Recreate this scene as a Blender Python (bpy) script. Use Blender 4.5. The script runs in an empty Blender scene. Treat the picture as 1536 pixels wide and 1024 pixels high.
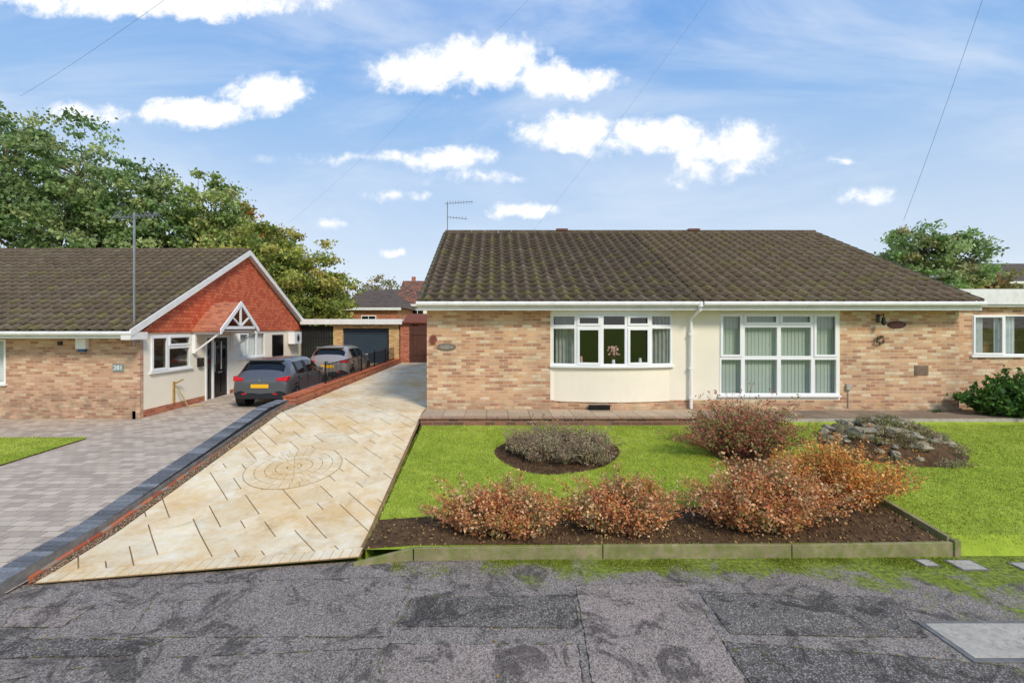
import bpy, math, random, bmesh
import numpy as np
from mathutils import Vector
random.seed(7); rng=np.random.default_rng(7)
S=bpy.context.scene
S.view_settings.view_transform='Standard'; S.view_settings.look='None'; S.view_settings.exposure=0

def C(h):
    h=h.lstrip('#'); r=[]
    for i in (0,2,4):
        c=int(h[i:i+2],16)/255
        r.append(c/12.92 if c<=.04045 else ((c+.055)/1.055)**2.4)
    return (r[0],r[1],r[2],1)

# ---------------- node helpers
class NT:
    def __init__(s,nt): s.nt=nt; s.n=nt.nodes; s.l=nt.links
    def node(s,t,**k):
        n=s.n.new(t)
        for a,b in k.items(): setattr(n,a,b)
        return n
    def set(s,sock,v):
        if hasattr(v,'is_output') : s.l.new(v,sock)
        else: sock.default_value=v
    def math(s,op,a,b=None,c=None,clamp=False):
        n=s.node('ShaderNodeMath',operation=op,use_clamp=clamp)
        s.set(n.inputs[0],a)
        if b is not None: s.set(n.inputs[1],b)
        if c is not None: s.set(n.inputs[2],c)
        return n.outputs[0]
    def noise(s,vec,scale,detail=4,rough=.55,dist=0,out='Fac'):
        n=s.node('ShaderNodeTexNoise'); n.inputs['Scale'].default_value=scale
        n.inputs['Detail'].default_value=detail; n.inputs['Roughness'].default_value=rough
        n.inputs['Distortion'].default_value=dist
        if vec is not None: s.l.new(vec,n.inputs['Vector'])
        return n.outputs[out]
    def ramp(s,fac,pts,interp='LINEAR'):
        n=s.node('ShaderNodeValToRGB'); cr=n.color_ramp; cr.interpolation=interp
        while len(cr.elements)<len(pts): cr.elements.new(.5)
        for e,(p,c) in zip(cr.elements,pts):
            e.position=p; e.color=c if len(c)==4 else (*c,1)
        s.l.new(fac,n.inputs[0]); return n.outputs[0]
    def mix(s,f,a,b,mode='MIX'):
        n=s.node('ShaderNodeMix',data_type='RGBA',blend_type=mode)
        s.set(n.inputs[0],f); s.set(n.inputs[6],a); s.set(n.inputs[7],b)
        return n.outputs[2]
    def mapr(s,v,a,b,c=0,d=1,smooth=False):
        n=s.node('ShaderNodeMapRange'); n.clamp=True
        if smooth: n.interpolation_type='SMOOTHSTEP'
        s.l.new(v,n.inputs[0])
        for i,x in enumerate((a,b,c,d)): n.inputs[i+1].default_value=x
        return n.outputs[0]
def newmat(name):
    m=bpy.data.materials.new(name); m.use_nodes=True
    t=NT(m.node_tree); b=m.node_tree.nodes['Principled BSDF']
    pos=t.node('ShaderNodeNewGeometry').outputs['Position']
    return m,t,b,pos
def bump(t,b,h,strength=.3,dist=.01):
    n=t.node('ShaderNodeBump'); n.inputs['Strength'].default_value=strength; n.inputs['Distance'].default_value=dist
    t.l.new(h,n.inputs['Height']); t.l.new(n.outputs[0],b.inputs['Normal'])
def simple(name,hexc,rough=.6,var=.12,scale=3,bmp=0,bscale=80,metal=0,dirt=None,dlo=.5):
    m,t,b,pos=newmat(name); c=C(hexc)
    n=t.noise(pos,scale,5)
    lo=tuple(max(0,x*(1-var)) for x in c[:3]); hi=tuple(min(1,x*(1+var)) for x in c[:3])
    col=t.ramp(n,[(.3,lo),(.7,hi)])
    if dirt:
        d=t.mapr(t.noise(pos,scale*2.3,6,.7),dlo,dlo+.2)
        col=t.mix(t.math('MULTIPLY',d,.65),col,C(dirt))
    t.l.new(col,b.inputs['Base Color'])
    b.inputs['Roughness'].default_value=rough; b.inputs['Metallic'].default_value=metal
    if rough>.84: b.inputs['Specular IOR Level'].default_value=.15
    if bmp: bump(t,b,t.noise(pos,bscale,4),bmp,.01)
    return m
def brickmat(name,pal,mortar,w=.225,h=.075,ms=.009,bs=.5,axis='wall',offset=.5,rot=0,rough=.85,dirt=.35,speck=.35):
    m,t,b,pos=newmat(name)
    sp=t.node('ShaderNodeSeparateXYZ'); t.l.new(pos,sp.inputs[0])
    cb=t.node('ShaderNodeCombineXYZ')
    if axis=='wall':
        t.l.new(t.math('ADD',sp.outputs[0],sp.outputs[1]),cb.inputs[0]); t.l.new(sp.outputs[2],cb.inputs[1])
    else:
        t.l.new(sp.outputs[0],cb.inputs[0]); t.l.new(sp.outputs[1],cb.inputs[1])
        b.inputs['Specular IOR Level'].default_value=.08
    mp=t.node('ShaderNodeMapping'); mp.inputs['Rotation'].default_value[2]=rot
    mp.inputs['Location'].default_value=(50,50.02,0)
    t.l.new(cb.outputs[0],mp.inputs[0])
    br=t.node('ShaderNodeTexBrick'); br.offset=offset
    br.inputs['Scale'].default_value=1; br.inputs['Brick Width'].default_value=w; br.inputs['Row Height'].default_value=h
    br.inputs['Mortar Size'].default_value=ms; br.inputs['Mortar Smooth'].default_value=.2
    br.inputs['Color1'].default_value=(0,0,0,1); br.inputs['Color2'].default_value=(1,1,1,1); br.inputs['Mortar'].default_value=(.5,.5,.5,1)
    t.l.new(mp.outputs[0],br.inputs['Vector'])
    n=len(pal)
    col=t.ramp(br.outputs['Color'],[(i/n,C(p)) for i,p in enumerate(pal)],'CONSTANT')
    n1=t.noise(pos,60,4,.7); col=t.mix(speck,col,t.ramp(n1,[(.3,(.25,.2,.16)),(.7,(.8,.68,.55))]),'OVERLAY')
    col=t.mix(br.outputs['Fac'],col,C(mortar))
    n2=t.noise(pos,1.3,5,.65)
    col=t.mix(t.mapr(n2,.42,.72,0,dirt),col,(.12,.09,.07,1))
    if axis=='wall' and dirt>.3:
        zz=t.mapr(sp.outputs[2],.80,1.15,.45,0); col=t.mix(t.math('MULTIPLY',zz,t.mapr(t.noise(pos,5,4),.35,.65)),col,(.09,.08,.05,1))
    t.l.new(col,b.inputs['Base Color']); b.inputs['Roughness'].default_value=rough
    hh=t.math('ADD',t.math('MULTIPLY',br.outputs['Fac'],-1),t.math('MULTIPLY',n1,.3))
    bump(t,b,hh,bs,.008)
    return m
def vcolmat(name,rough=.8,trans=0.0,scale=0,amt=.3,spec=.3,bmp=0,stains=()):
    m,t,b,pos=newmat(name)
    a=t.node('ShaderNodeAttribute'); a.attribute_name='Col'; col=a.outputs['Color']
    if scale:
        n=t.noise(pos,scale,6,.7)
        col=t.mix(amt,col,t.ramp(n,[(.3,(.1,.1,.1)),(.7,(.9,.9,.9))]),'OVERLAY')
        if bmp: bump(t,b,n,bmp,.01)
    for (sc,lo,hi,f,cc) in stains:
        col=t.mix(t.mapr(t.noise(pos,sc,6,.68,.3),lo,hi,0,f),col,C(cc))
    t.l.new(col,b.inputs['Base Color']); b.inputs['Roughness'].default_value=rough
    b.inputs['Specular IOR Level'].default_value=spec
    if trans:
        tr=t.node('ShaderNodeBsdfTranslucent'); t.l.new(col,tr.inputs[0])
        mx=t.node('ShaderNodeMixShader'); mx.inputs[0].default_value=trans
        t.l.new(b.outputs[0],mx.inputs[1]); t.l.new(tr.outputs[0],mx.inputs[2])
        t.l.new(mx.outputs[0],m.node_tree.nodes['Material Output'].inputs[0])
    return m
# ---------------- geometry helpers
def empty(name):
    e=bpy.data.objects.new(name,None); S.collection.objects.link(e); return e
class MB:
    def __init__(s): s.v=[];s.f=[];s.m=[]
    def face(s,pts,mat=0):
        i=len(s.v); s.v+= [tuple(p) for p in pts]; s.f.append(tuple(range(i,i+len(pts)))); s.m.append(mat)
    def hexa(s,p,mat=0):
        i=len(s.v); s.v+=[tuple(q) for q in p]
        for a in ((0,3,2,1),(4,5,6,7),(0,1,5,4),(1,2,6,5),(2,3,7,6),(3,0,4,7)):
            s.f.append(tuple(i+k for k in a)); s.m.append(mat)
    def box(s,x0,x1,y0,y1,z0,z1,mat=0):
        s.hexa([(x0,y0,z0),(x1,y0,z0),(x1,y1,z0),(x0,y1,z0),(x0,y0,z1),(x1,y0,z1),(x1,y1,z1),(x0,y1,z1)],mat)
    def lbox(s,T,u0,u1,d0,d1,z0,z1,mat=0):
        ox,oy,ux,uy=T; nx,ny=uy,-ux
        P=lambda u,d,z:(ox+u*ux+d*nx,oy+u*uy+d*ny,z)
        s.hexa([P(u0,d1,z0),P(u1,d1,z0),P(u1,d0,z0),P(u0,d0,z0),P(u0,d1,z1),P(u1,d1,z1),P(u1,d0,z1),P(u0,d0,z1)],mat)
    def lquad(s,T,u0,u1,d,z0,z1,mat=0):
        ox,oy,ux,uy=T; nx,ny=uy,-ux
        P=lambda u,z:(ox+u*ux+d*nx,oy+u*uy+d*ny,z)
        s.face([P(u0,z0),P(u1,z0),P(u1,z1),P(u0,z1)],mat)
    def tube(s,a,b,r0,r1=None,n=8,mat=0,cap=True):
        r1=r0 if r1 is None else r1
        a=Vector(a);b=Vector(b);d=(b-a).normalized()
        x=d.orthogonal().normalized(); y=d.cross(x); i=len(s.v)
        for p,r in((a,r0),(b,r1)):
            for k in range(n):
                t=2*math.pi*k/n; s.v.append(tuple(p+(x*math.cos(t)+y*math.sin(t))*r))
        for k in range(n):
            s.f.append((i+k,i+(k+1)%n,i+n+(k+1)%n,i+n+k)); s.m.append(mat)
        if cap:
            s.f.append(tuple(i+k for k in reversed(range(n)))); s.m.append(mat)
            s.f.append(tuple(i+n+k for k in range(n))); s.m.append(mat)
    def prism(s,poly,z0,z1,mat=0):
        n=len(poly); i=len(s.v)
        s.v+=[(p[0],p[1],z0) for p in poly]+[(p[0],p[1],z1) for p in poly]
        s.f.append(tuple(reversed(range(i,i+n)))); s.m.append(mat)
        s.f.append(tuple(range(i+n,i+2*n))); s.m.append(mat)
        for k in range(n):
            s.f.append((i+k,i+(k+1)%n,i+n+(k+1)%n,i+n+k)); s.m.append(mat)
    def obj(s,name,mats,parent=None,smooth=False,bevel=0):
        me=bpy.data.meshes.new(name); me.from_pydata(s.v,[],s.f)
        if not isinstance(mats,(list,tuple)): mats=[mats]
        for m in mats: me.materials.append(m)
        me.polygons.foreach_set('material_index',s.m)
        if smooth: me.polygons.foreach_set('use_smooth',[True]*len(s.f))
        me.update()
        o=bpy.data.objects.new(name,me); S.collection.objects.link(o)
        if parent: o.parent=parent
        if bevel:
            b=o.modifiers.new('b','BEVEL'); b.width=bevel; b.segments=2; b.limit_method='ANGLE'
        return o
def npmesh(name,V,F,col,mat,parent=None,smooth=False):
    V=np.asarray(V,dtype=np.float32);F=np.asarray(F,dtype=np.int32)
    me=bpy.data.meshes.new(name); k=F.shape[1]
    me.vertices.add(len(V)); me.vertices.foreach_set('co',V.ravel())
    me.loops.add(F.size); me.loops.foreach_set('vertex_index',F.ravel())
    me.polygons.add(len(F)); me.polygons.foreach_set('loop_start',np.arange(0,F.size,k,dtype=np.int32))
    me.polygons.foreach_set('loop_total',np.full(len(F),k,dtype=np.int32))
    if smooth: me.polygons.foreach_set('use_smooth',np.ones(len(F),dtype=bool))
    me.update(calc_edges=True)
    if col is not None:
        a=me.attributes.new('Col','FLOAT_COLOR','POINT')
        c=np.ones((len(V),4),dtype=np.float32); c[:,:3]=col[:,:3]; a.data.foreach_set('color',c.ravel())
    me.materials.append(mat); me.validate()
    o=bpy.data.objects.new(name,me); S.collection.objects.link(o)
    if parent: o.parent=parent
    return o
def inpoly(x,y,poly):
    r=np.zeros(len(x),bool); n=len(poly); j=n-1
    for i in range(n):
        xi,yi=poly[i];xj,yj=poly[j]
        if yi!=yj:
            c=((yi>y)!=(yj>y))&(x<(xj-xi)*(y-yi)/(yj-yi)+xi); r^=c
        j=i
    return r
def clip(poly,quad):
    out=poly
    for i in range(len(quad)):
        a=quad[i];b=quad[(i+1)%len(quad)]; inp=out; out=[]
        if not inp: break
        side=lambda p:(b[0]-a[0])*(p[1]-a[1])-(b[1]-a[1])*(p[0]-a[0])
        for k in range(len(inp)):
            p=inp[k];q=inp[(k+1)%len(inp)];sp,sq=side(p),side(q)
            if sp>=0: out.append(p)
            if (sp>=0)!=(sq>=0):
                t=sp/(sp-sq); out.append((p[0]+t*(q[0]-p[0]),p[1]+t*(q[1]-p[1])))
    return out
def lerpf(pts):
    xs=[p[0] for p in pts];ys=[p[1] for p in pts]
    return lambda y: np.interp(y,xs,ys)
# ---------------- heights
zd=lerpf([(5.0,.012),(6.3,.10),(11,.84),(24.5,1.03)])
zp=lerpf([(5.0,.02),(12.5,.28),(24.5,.45)])
zl=lerpf([(5.8,.13),(10.4,.68),(11.6,.72)])
# ---------------- materials
BUFF=['#d8ae84','#c3916b','#e0c29a','#cba27e','#b48362','#dab388','#d0a175','#e3ccab']
m_brick=brickmat('buff_brick',BUFF,'#c8b69c',speck=.28)
m_brick2=brickmat('buff_brick_left',['#d4ab88','#bf906f','#dcbd99','#c59a7c','#b27f62','#d4aa88','#c8997a'],'#bdad98',speck=.28)
m_gbrick=brickmat('garage_brick',['#d9b06f','#cda262','#dfbc83','#c2945c'],'#b9a885',dirt=.15)
m_redbrick=brickmat('red_brick',['#bd6841','#ae5a37','#c8774e','#a45235','#c06e4a'],'#a08c78',dirt=.2)
m_redtile=brickmat('hung_tile',['#d46c44','#ca5f3a','#dc784e','#c25835','#d8714a'],'#883826',w=.17,h=.11,ms=.006,bs=.9,dirt=.1)
m_paver=brickmat('grey_paving',['#c2b5a4','#b5a797','#ccbeac','#bbad9c','#aea092','#c6b8a5'],'#8c8070',w=.24,h=.16,ms=.006,axis='floor',dirt=.14,speck=.25)
m_render=simple('cream_render','#f2e9d2',.9,.04,1.5,.35,160)
m_white=simple('white_upvc','#f0f0ec',.35,.03,2)
m_paint=simple('white_paint','#e8e6df',.5,.06,3,dirt='#cfccc0')
m_dark=simple('dark_interior','#2a2724',.9,.3,2)
m_black=simple('black_gloss','#0d0d0f',.25,.1,4)
m_rub=simple('rubber','#151515',.8,.2,10)
m_curt=simple('curtain','#e6e8e6',.9,.08,8)
m_timber=simple('weathered_timber','#958a68',.9,.25,4,.5,60,dirt='#6b7c2e',dlo=.42)
m_soil=simple('soil','#57432f',1,.45,9,1.0,30)
m_stone=simple('rock','#9a8e78',.95,.4,9,.9,25,dirt='#5f6a38')
m_wood=simple('brown_gate_wood','#55301f',.6,.25,5,.3,30)
m_conc=simple('concrete','#b5ad9e',.9,.14,8,.4,90,dirt='#77755f')
m_bark=simple('bark','#6a5d4d',.95,.3,6,.8,20)
m_metal=simple('galvanised','#9a9c9c',.4,.15,6,metal=.7)
m_wire=simple('wire','#8a929c',.6,.1,2)
m_slate=simple('blue_grey_brick','#77746f',.85,.3,7,.4,60)
m_lead=simple('flat_felt','#6f6e6b',.9,.2,3)
m_roller=simple('roller_door','#3a4852',.5,.08,4)
m_bin=simple('terracotta','#6b4334',.8,.2,8)
m_leaf=vcolmat('leaf',.6,.35); m_grassb=vcolmat('grass_blade',.7,.3)
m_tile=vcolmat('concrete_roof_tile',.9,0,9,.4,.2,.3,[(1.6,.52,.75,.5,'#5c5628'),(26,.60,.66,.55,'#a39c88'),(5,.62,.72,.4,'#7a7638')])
m_print=vcolmat('imprinted_concrete',.7,0,5,.28,.15,.2,[(.9,.42,.64,.55,'#d6a652'),(3.5,.50,.70,.4,'#bd8a44'),(2.2,.58,.72,.35,'#8f8468')])
m_vblock=vcolmat('block',.85,0,25,.4,.1,.3)
def glassmat(name,tint,refl):
    m,t,b,pos=newmat(name); m.node_tree.nodes.remove(b)
    tr=t.node('ShaderNodeBsdfTransparent'); tr.inputs[0].default_value=tint
    gl=t.node('ShaderNodeBsdfGlossy'); gl.inputs['Roughness'].default_value=.02
    ge=t.node('ShaderNodeNewGeometry'); d=t.node('ShaderNodeVectorMath',operation='DOT_PRODUCT')
    t.l.new(ge.outputs['Normal'],d.inputs[0]); t.l.new(ge.outputs['Incoming'],d.inputs[1])
    f=t.math('POWER',t.math('SUBTRACT',1.0,t.math('ABSOLUTE',d.outputs['Value']),clamp=True),5.0)
    mx=t.node('ShaderNodeMixShader'); t.l.new(t.math('MULTIPLY_ADD',f,.85,refl,clamp=True),mx.inputs[0])
    t.l.new(tr.outputs[0],mx.inputs[1]); t.l.new(gl.outputs[0],mx.inputs[2])
    t.l.new(mx.outputs[0],m.node_tree.nodes['Material Output'].inputs[0]); return m
m_glass=glassmat('window_glass',(.88,.91,.90,1),.09)
def asphalt(name,base,alt):
    m,t,b,pos=newmat(name)
    n=t.noise(pos,170,3,.8); big=t.noise(pos,1.0,7,.7,.5); mid=t.noise(pos,2.0,9,.78,.9)
    col=t.mix(t.mapr(big,.38,.62),C(base),C(alt))
    v=t.node('ShaderNodeTexVoronoi'); v.inputs['Scale'].default_value=95; t.l.new(pos,v.inputs['Vector'])
    hs=t.node('ShaderNodeSeparateColor'); t.l.new(v.outputs['Color'],hs.inputs[0])
    col=t.mix(t.math('GREATER_THAN',hs.outputs[0],.72),col,t.mix(.5,col,(.58,.50,.42,1)))
    col=t.mix(t.math('LESS_THAN',hs.outputs[1],.28),col,t.mix(.6,col,(.05,.045,.04,1)))
    col=t.mix(t.mapr(n,.5,.68,0,.4),col,(.04,.036,.03,1))
    wet=t.mapr(mid,.50,.57,0,.62); col=t.mix(wet,col,(.030,.027,.024,1))
    sp=t.node('ShaderNodeSeparateXYZ'); t.l.new(pos,sp.inputs[0])
    edge=t.mapr(sp.outputs[1],5.0,5.8,0,1); xr=t.mapr(sp.outputs[0],-1,.8,0,1)
    xr2=t.mapr(sp.outputs[0],3.4,5,0,.5)
    mk=t.math('ADD',t.math('MULTIPLY',edge,t.math('MULTIPLY_ADD',xr,.95,.1)),xr2)
    mn=t.noise(pos,2.2,8,.75,.4)
    mf=t.mapr(t.math('ADD',mn,t.math('MULTIPLY',mk,.3)),.64,.78)
    col=t.mix(t.math('MULTIPLY',mf,.9),col,t.ramp(t.noise(pos,20,4),[(.35,C('#566022')),(.65,C('#8f9f30'))]))
    t.l.new(col,b.inputs['Base Color']); b.inputs['Roughness'].default_value=.9
    b.inputs['Specular IOR Level'].default_value=.1
    bump(t,b,t.math('ADD',n,v.outputs['Distance']),.6,.006); return m
m_asp=asphalt('asphalt','#887d73','#9b9085')
m_aspd=asphalt('asphalt_dark','#68625b','#7a7269')
m_aspp=asphalt('asphalt_pink','#aa988c','#988a7e')
m,t,b,pos=newmat('grass_ground')
nn=t.noise(pos,3,6,.7); c=t.ramp(nn,[(.3,C('#84962f')),(.6,C('#a0b13c')),(.8,C('#b4bf4e'))])
t.l.new(c,b.inputs['Base Color']); b.inputs['Roughness'].default_value=.95; b.inputs['Specular IOR Level'].default_value=.1; bump(t,b,t.noise(pos,70,4),.6,.02); m_grass=m

# ================= GROUND =================
xs=sorted(set([-900,-400,-150,-60,60,150,400,900]+list(range(-40,41,4))))
ys=[-900,-300,-60,0,2,5,6,8,10,12,13,16,20,24,30,40,60,100,300,900]
hz=lerpf([(5,-.08),(12,.12),(24,.3),(30,.6),(900,.6)])
V=[];F=[]
for y in ys:
    for x in xs: V.append((x,y,float(hz(y))))
nx=len(xs)
for j in range(len(ys)-1):
    for i in range(nx-1): F.append((j*nx+i,j*nx+i+1,(j+1)*nx+i+1,(j+1)*nx+i))
npmesh('ground',V,F,None,m_grass)
mb=MB(); mb.box(-60,60,-6,2.2,-.07,-.05); mb.obj('road',m_aspd)
mb=MB()
for i in range(-30,30): mb.box(i*.92,i*.92+.91,2.2,2.33,-.07,.03)
mb.obj('kerb',m_conc,bevel=.01)
pb=[(-60,5.0),(-9.5,5.05),(-5.4,5.2),(-1.62,5.79),(5.62,5.92),(60,5.97)]
mb=MB(); mb.face([(-60,2.33,0),(60,2.33,0)]+[(p[0],p[1],0) for p in reversed(pb)]); 
mb.obj('pavement',m_asp)
P=[([(-.92,4.52),(.78,4.5),(.84,5.04),(-.86,5.0)],m_aspd),
   ([(-.92,3.3),(.68,3.3),(.73,4.26),(-.93,4.27)],m_aspp),
   ([(.72,3.3),(1.95,3.3),(2.1,5.3),(.88,5.22)],m_aspp),
   ([(-3.3,4.36),(-.96,4.36),(-.9,5.42),(-3.6,5.26)],m_asp),
   ([(-5.2,4.05),(-3.1,4.12),(-2.95,4.33),(-5.4,4.34)],m_aspd),
   ([(-4.6,4.5),(-4.05,4.5),(-4.0,4.86),(-4.75,4.8)],m_aspp),
   ([(-5.6,3.3),(-1.0,3.3),(-.98,4.2),(-3.0,4.08)],m_asp),
   ([(2.0,3.3),(5.4,3.3),(4.2,4.0),(2.02,4.3)],m_aspd),
   ([(2.15,4.4),(3.9,4.35),(4.1,5.0),(2.15,5.1)],m_aspd),
   ([(2.1,4.0),(2.35,4.02),(2.3,4.22),(2.08,4.2)],m_conc)]
rep=empty('tarmac_repairs')
seam=MB()
for i,(pp,mt) in enumerate(P):
    out=[]
    for k in range(4):
        a=np.array(pp[k]);c2=np.array(pp[(k+1)%4]); L=np.linalg.norm(c2-a); n=max(2,int(L/.05)); w0=0
        for q in range(n):
            w0=w0*.8+rng.normal(0,.005); out.append(a+(c2-a)*q/n+np.array([w0,w0*.6]))
    z=.004+.001*(i%3); mb=MB(); mb.face([(p[0],p[1],z) for p in out]); mb.obj('patch_%d'%i,mt,rep)
    N_=len(out)
    for k in range(N_):
        if random.random()<.3: continue
        p=out[k];r=out[(k+1)%N_]; d=(r-p)/(np.linalg.norm(r-p)+1e-6); nn_=np.array([-d[1],d[0]])*random.uniform(.001,.006)
        seam.face([(*(p-nn_),.0085),(*(r-nn_),.0085),(*(r+nn_),.0085),(*(p+nn_),.0085)],0 if random.random()<.65 else 1)
seam.obj('mossy_seams',[simple('seam_dark','#4a443b',1,.3,20),simple('seam_moss','#6a7036',1,.4,20)],rep)
mb=MB(); mb.box(4.05,5.3,4.08,4.55,.003,.014,0); mb.box(4.0,5.35,4.03,4.6,.0,.010,1)
mb.obj('utility_access_cover',[m_conc,m_slate],bevel=.003)
for (a,b2,c2,d) in [(5.05,5.2,5.66,5.8),(5.4,5.68,5.57,5.78),(6.1,6.4,5.5,5.72)]:
    mb=MB(); mb.box(a,b2,c2,d,.003,.012,0); mb.box(a-.02,b2+.02,c2-.02,d+.02,0,.009,1); mb.obj('water_meter_cover',[m_conc,m_lead])

# ================= RIGHT DRIVEWAY =================
mb=MB(); drv=empty('driveway')
A=lambda t,o:(-4.98+t*3.36,5.24+t*.53+o)
z_=lambda y:float(zd(y))-.005
mb.face([(-5.0,5.22,z_(5.22)),(-1.6,5.75,z_(5.75)),(-1.6,6.3,z_(6.3)),(-4.98,6.3,z_(6.3))])
mb.face([(-4.98,6.3,z_(6.3)),(-1.6,6.3,z_(6.3)),(-1.62,11,z_(11)),(-4.9,11,z_(11))]); mb.face([(-4.9,11,z_(11)),(-1.62,11,z_(11)),(-1.62,24,z_(24)),(-4.62,24,z_(24))])
mb.obj('joint_bed',simple('joint','#8a6f4c',.9,.25,4),drv)
def tiles(polys,name,zf,lift,colf,inset,mat,parent):
    me=MB(); cols=[]
    for pl in polys:
        if len(pl)<3: continue
        cx=sum(p[0] for p in pl)/len(pl); cy=sum(p[1] for p in pl)/len(pl)
        c=colf(cx,cy); n=len(pl); i=len(me.v)
        q=[]
        for p in pl:
            dx,dy=p[0]-cx,p[1]-cy; L=math.hypot(dx,dy)+1e-6; k=max(0,1-inset*1.3/L); q.append((cx+dx*k,cy+dy*k))
        me.v+=[(p[0],p[1],float(zf(p[1]))+lift) for p in q]+[(p[0],p[1],float(zf(p[1]))-.01) for p in q]
        me.f.append(tuple(range(i,i+n))); me.m.append(0)
        for k in range(n): me.f.append((i+k,i+n+k,i+n+(k+1)%n,i+(k+1)%n)); me.m.append(0)
        cols+=[c]*(2*n)
    o=me.obj(name,mat,parent); a=o.data.attributes.new('Col','FLOAT_COLOR','POINT')
    a.data.foreach_set('color',np.array([[*c[:3],1] for c in cols],dtype=np.float32).ravel()); return o
CC=(-3.42,8.25)
u=.24; N=130; occ=np.zeros((N,N),bool); rects=[]
sizes=[(2,2),(3,2),(2,3),(2,1),(1,2),(3,2),(2,3),(3,1),(1,3)]
for i in range(N):
    for j in range(N):
        if occ[i,j]: continue
        for w,h in random.sample(sizes,len(sizes))+[(1,1)]:
            if i+w<=N and j+h<=N and not occ[i:i+w,j:j+h].any():
                occ[i:i+w,j:j+h]=True; rects.append((i,j,w,h)); break
polys=[]; ca=math.cos(.72);sa=math.sin(.72)
bands=[[(-4.96,5.45),(-1.66,5.97),(-1.66,6.3),(-4.95,6.3)],[(-4.95,6.3),(-1.66,6.3),(-1.66,11),(-4.88,11)],[(-4.88,11),(-1.66,11),(-1.66,24),(-4.6,24)]]
G_=.015
for i,j,w,h in rects:
    pl=[(i*u,j*u),((i+w)*u,j*u),((i+w)*u,(j+h)*u),(i*u,(j+h)*u)]
    cx_=(i+w/2)*u;cy_=(j+h/2)*u
    pl=[(cx_+(p[0]-cx_)*(1-G_/(w*u)),cy_+(p[1]-cy_)*(1-G_/(h*u))) for p in pl]
    pl=[(ca*(x-15)-sa*(y-15)-3.3,sa*(x-15)+ca*(y-15)+14.6) for x,y in pl]
    for bd in bands:
        q=clip(pl,bd)
        if len(q)>2: polys.append((q,(i*131+j)))
cmap={}
def dcol(x,y): return np.array(C('#eadab8')[:3])*random.uniform(.90,1.04)
it=iter([k for _,k in polys])
def dcol2(x,y):
    k=next(it)
    if k not in cmap: cmap[k]=dcol(x,y)
    return cmap[k]
tiles([p for p,_ in polys],'slabs',zd,.004,dcol2,.0,m_print,drv)
polys=[]; n=30
for i in range(n):
    a=i/n;b2=(i+1)/n; polys.append([A(a,0),A(b2,0),A(b2,.2),A(a,.2)])
tiles(polys,'border_course',zd,.005,dcol,.006,m_print,drv)
polys=[]
for r0,r1,k in [(0,.12,6),(.12,.3,12),(.3,.46,18),(.46,.62,24),(.62,.78,30)]:
    for i in range(k):
        a=2*math.pi*i/k+r0*3;b2=a+2*math.pi/k; f=lambda r,t:(CC[0]+r*math.cos(t),CC[1]+r*math.sin(t))
        polys.append([f(r0,a),f(r1,a),f(r1,b2),f(r0,b2)] if r0>0 else [CC,f(r1,a),f(r1,b2)])
mb=MB(); mb.face([(CC[0]+.785*math.cos(t),CC[1]+.785*math.sin(t),float(zd(CC[1]+.785*math.sin(t)))+.0075) for t in np.linspace(0,2*math.pi,48,endpoint=False)])
mb.obj('circle_bed',simple('joint2','#9a8058',.9,.2,5),drv)
tiles(polys,'circle_setts',zd,.0105,dcol,.0045,m_print,drv)

# ================= LEFT PAVING =================
mb=MB()
pts=[5.05,8,12.5,24.5]
for a,b2 in zip(pts,pts[1:]):
    mb.face([(-9.35 if b2<12 else -9.72,a,float(zp(a))),(-5.1,a,float(zp(a))),(-5.1,b2,float(zp(b2))),(-9.35 if b2<12 else -9.72,b2,float(zp(b2)))])
mb.face([(-24,11.1,float(zp(11.1))),(-9.35,11.1,float(zp(11.1))+.002),(-9.35,13.3,float(zp(12.5))+.002),(-24,13.3,float(zp(12.5)))])
mb.box(-9.7,-5.2,5.0,5.06,-.05,.018)
mb.obj('block_paving',m_paver)
polys=[]
y=4.98
while y<12.0:
    polys.append([(-5.42,y),(-5.12,y),(-5.12,y+.1),(-5.42,y+.1)]); y+=.11
zk=lambda yv: zd(yv)+.13
kb=empty('brick_edging')
tiles(polys,'edging_bricks',zk,.006,lambda x,y:np.array(C('#787a7c')[:3])*random.uniform(.6,1.25),.006,m_vblock,kb)
mb=MB()
mb.hexa([(-5.40,5.0,-.05),(-5.125,5.0,-.05),(-5.125,6.3,.0),(-5.40,6.3,.0),(-5.40,5.0,.136),(-5.125,5.0,.136),(-5.125,6.3,.225),(-5.40,6.3,.225)],0)
mb.hexa([(-5.40,6.302,-.05),(-5.125,6.302,-.05),(-5.125,12,.3),(-5.40,12,.2),(-5.40,6.302,.225),(-5.125,6.302,.225),(-5.125,12,.96),(-5.40,12,.96)],0)
mb.obj('edging_body',[m_slate],kb)
mb=MB(); mb.hexa([(-5.12,5.3,-.05),(-5.06,5.3,-.05),(-5.06,6.3,0),(-5.12,6.3,0),(-5.12,5.3,.06),(-5.06,5.3,.06),(-5.06,6.3,.15),(-5.12,6.3,.15)],0)
mb.hexa([(-5.12,6.302,-.05),(-5.06,6.302,-.05),(-5.06,12,.3),(-5.12,12,.2),(-5.12,6.302,.15),(-5.06,6.302,.15),(-5.06,12,.92),(-5.12,12,.92)],0)
mb.obj('orange_course',[m_redbrick],kb)
mb=MB(); mb.face([(-5.06,5.25,.03),(-4.95,5.25,.03),(-4.95,6.3,.105),(-5.06,6.3,.105)]); mb.face([(-5.06,6.3,.105),(-4.95,6.3,.105),(-4.85,12,.87),(-5.06,12,.87)])
mb.obj('gravel_strip',[simple('gravel','#8a6a55',1,.5,40,1,50)],kb)

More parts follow.
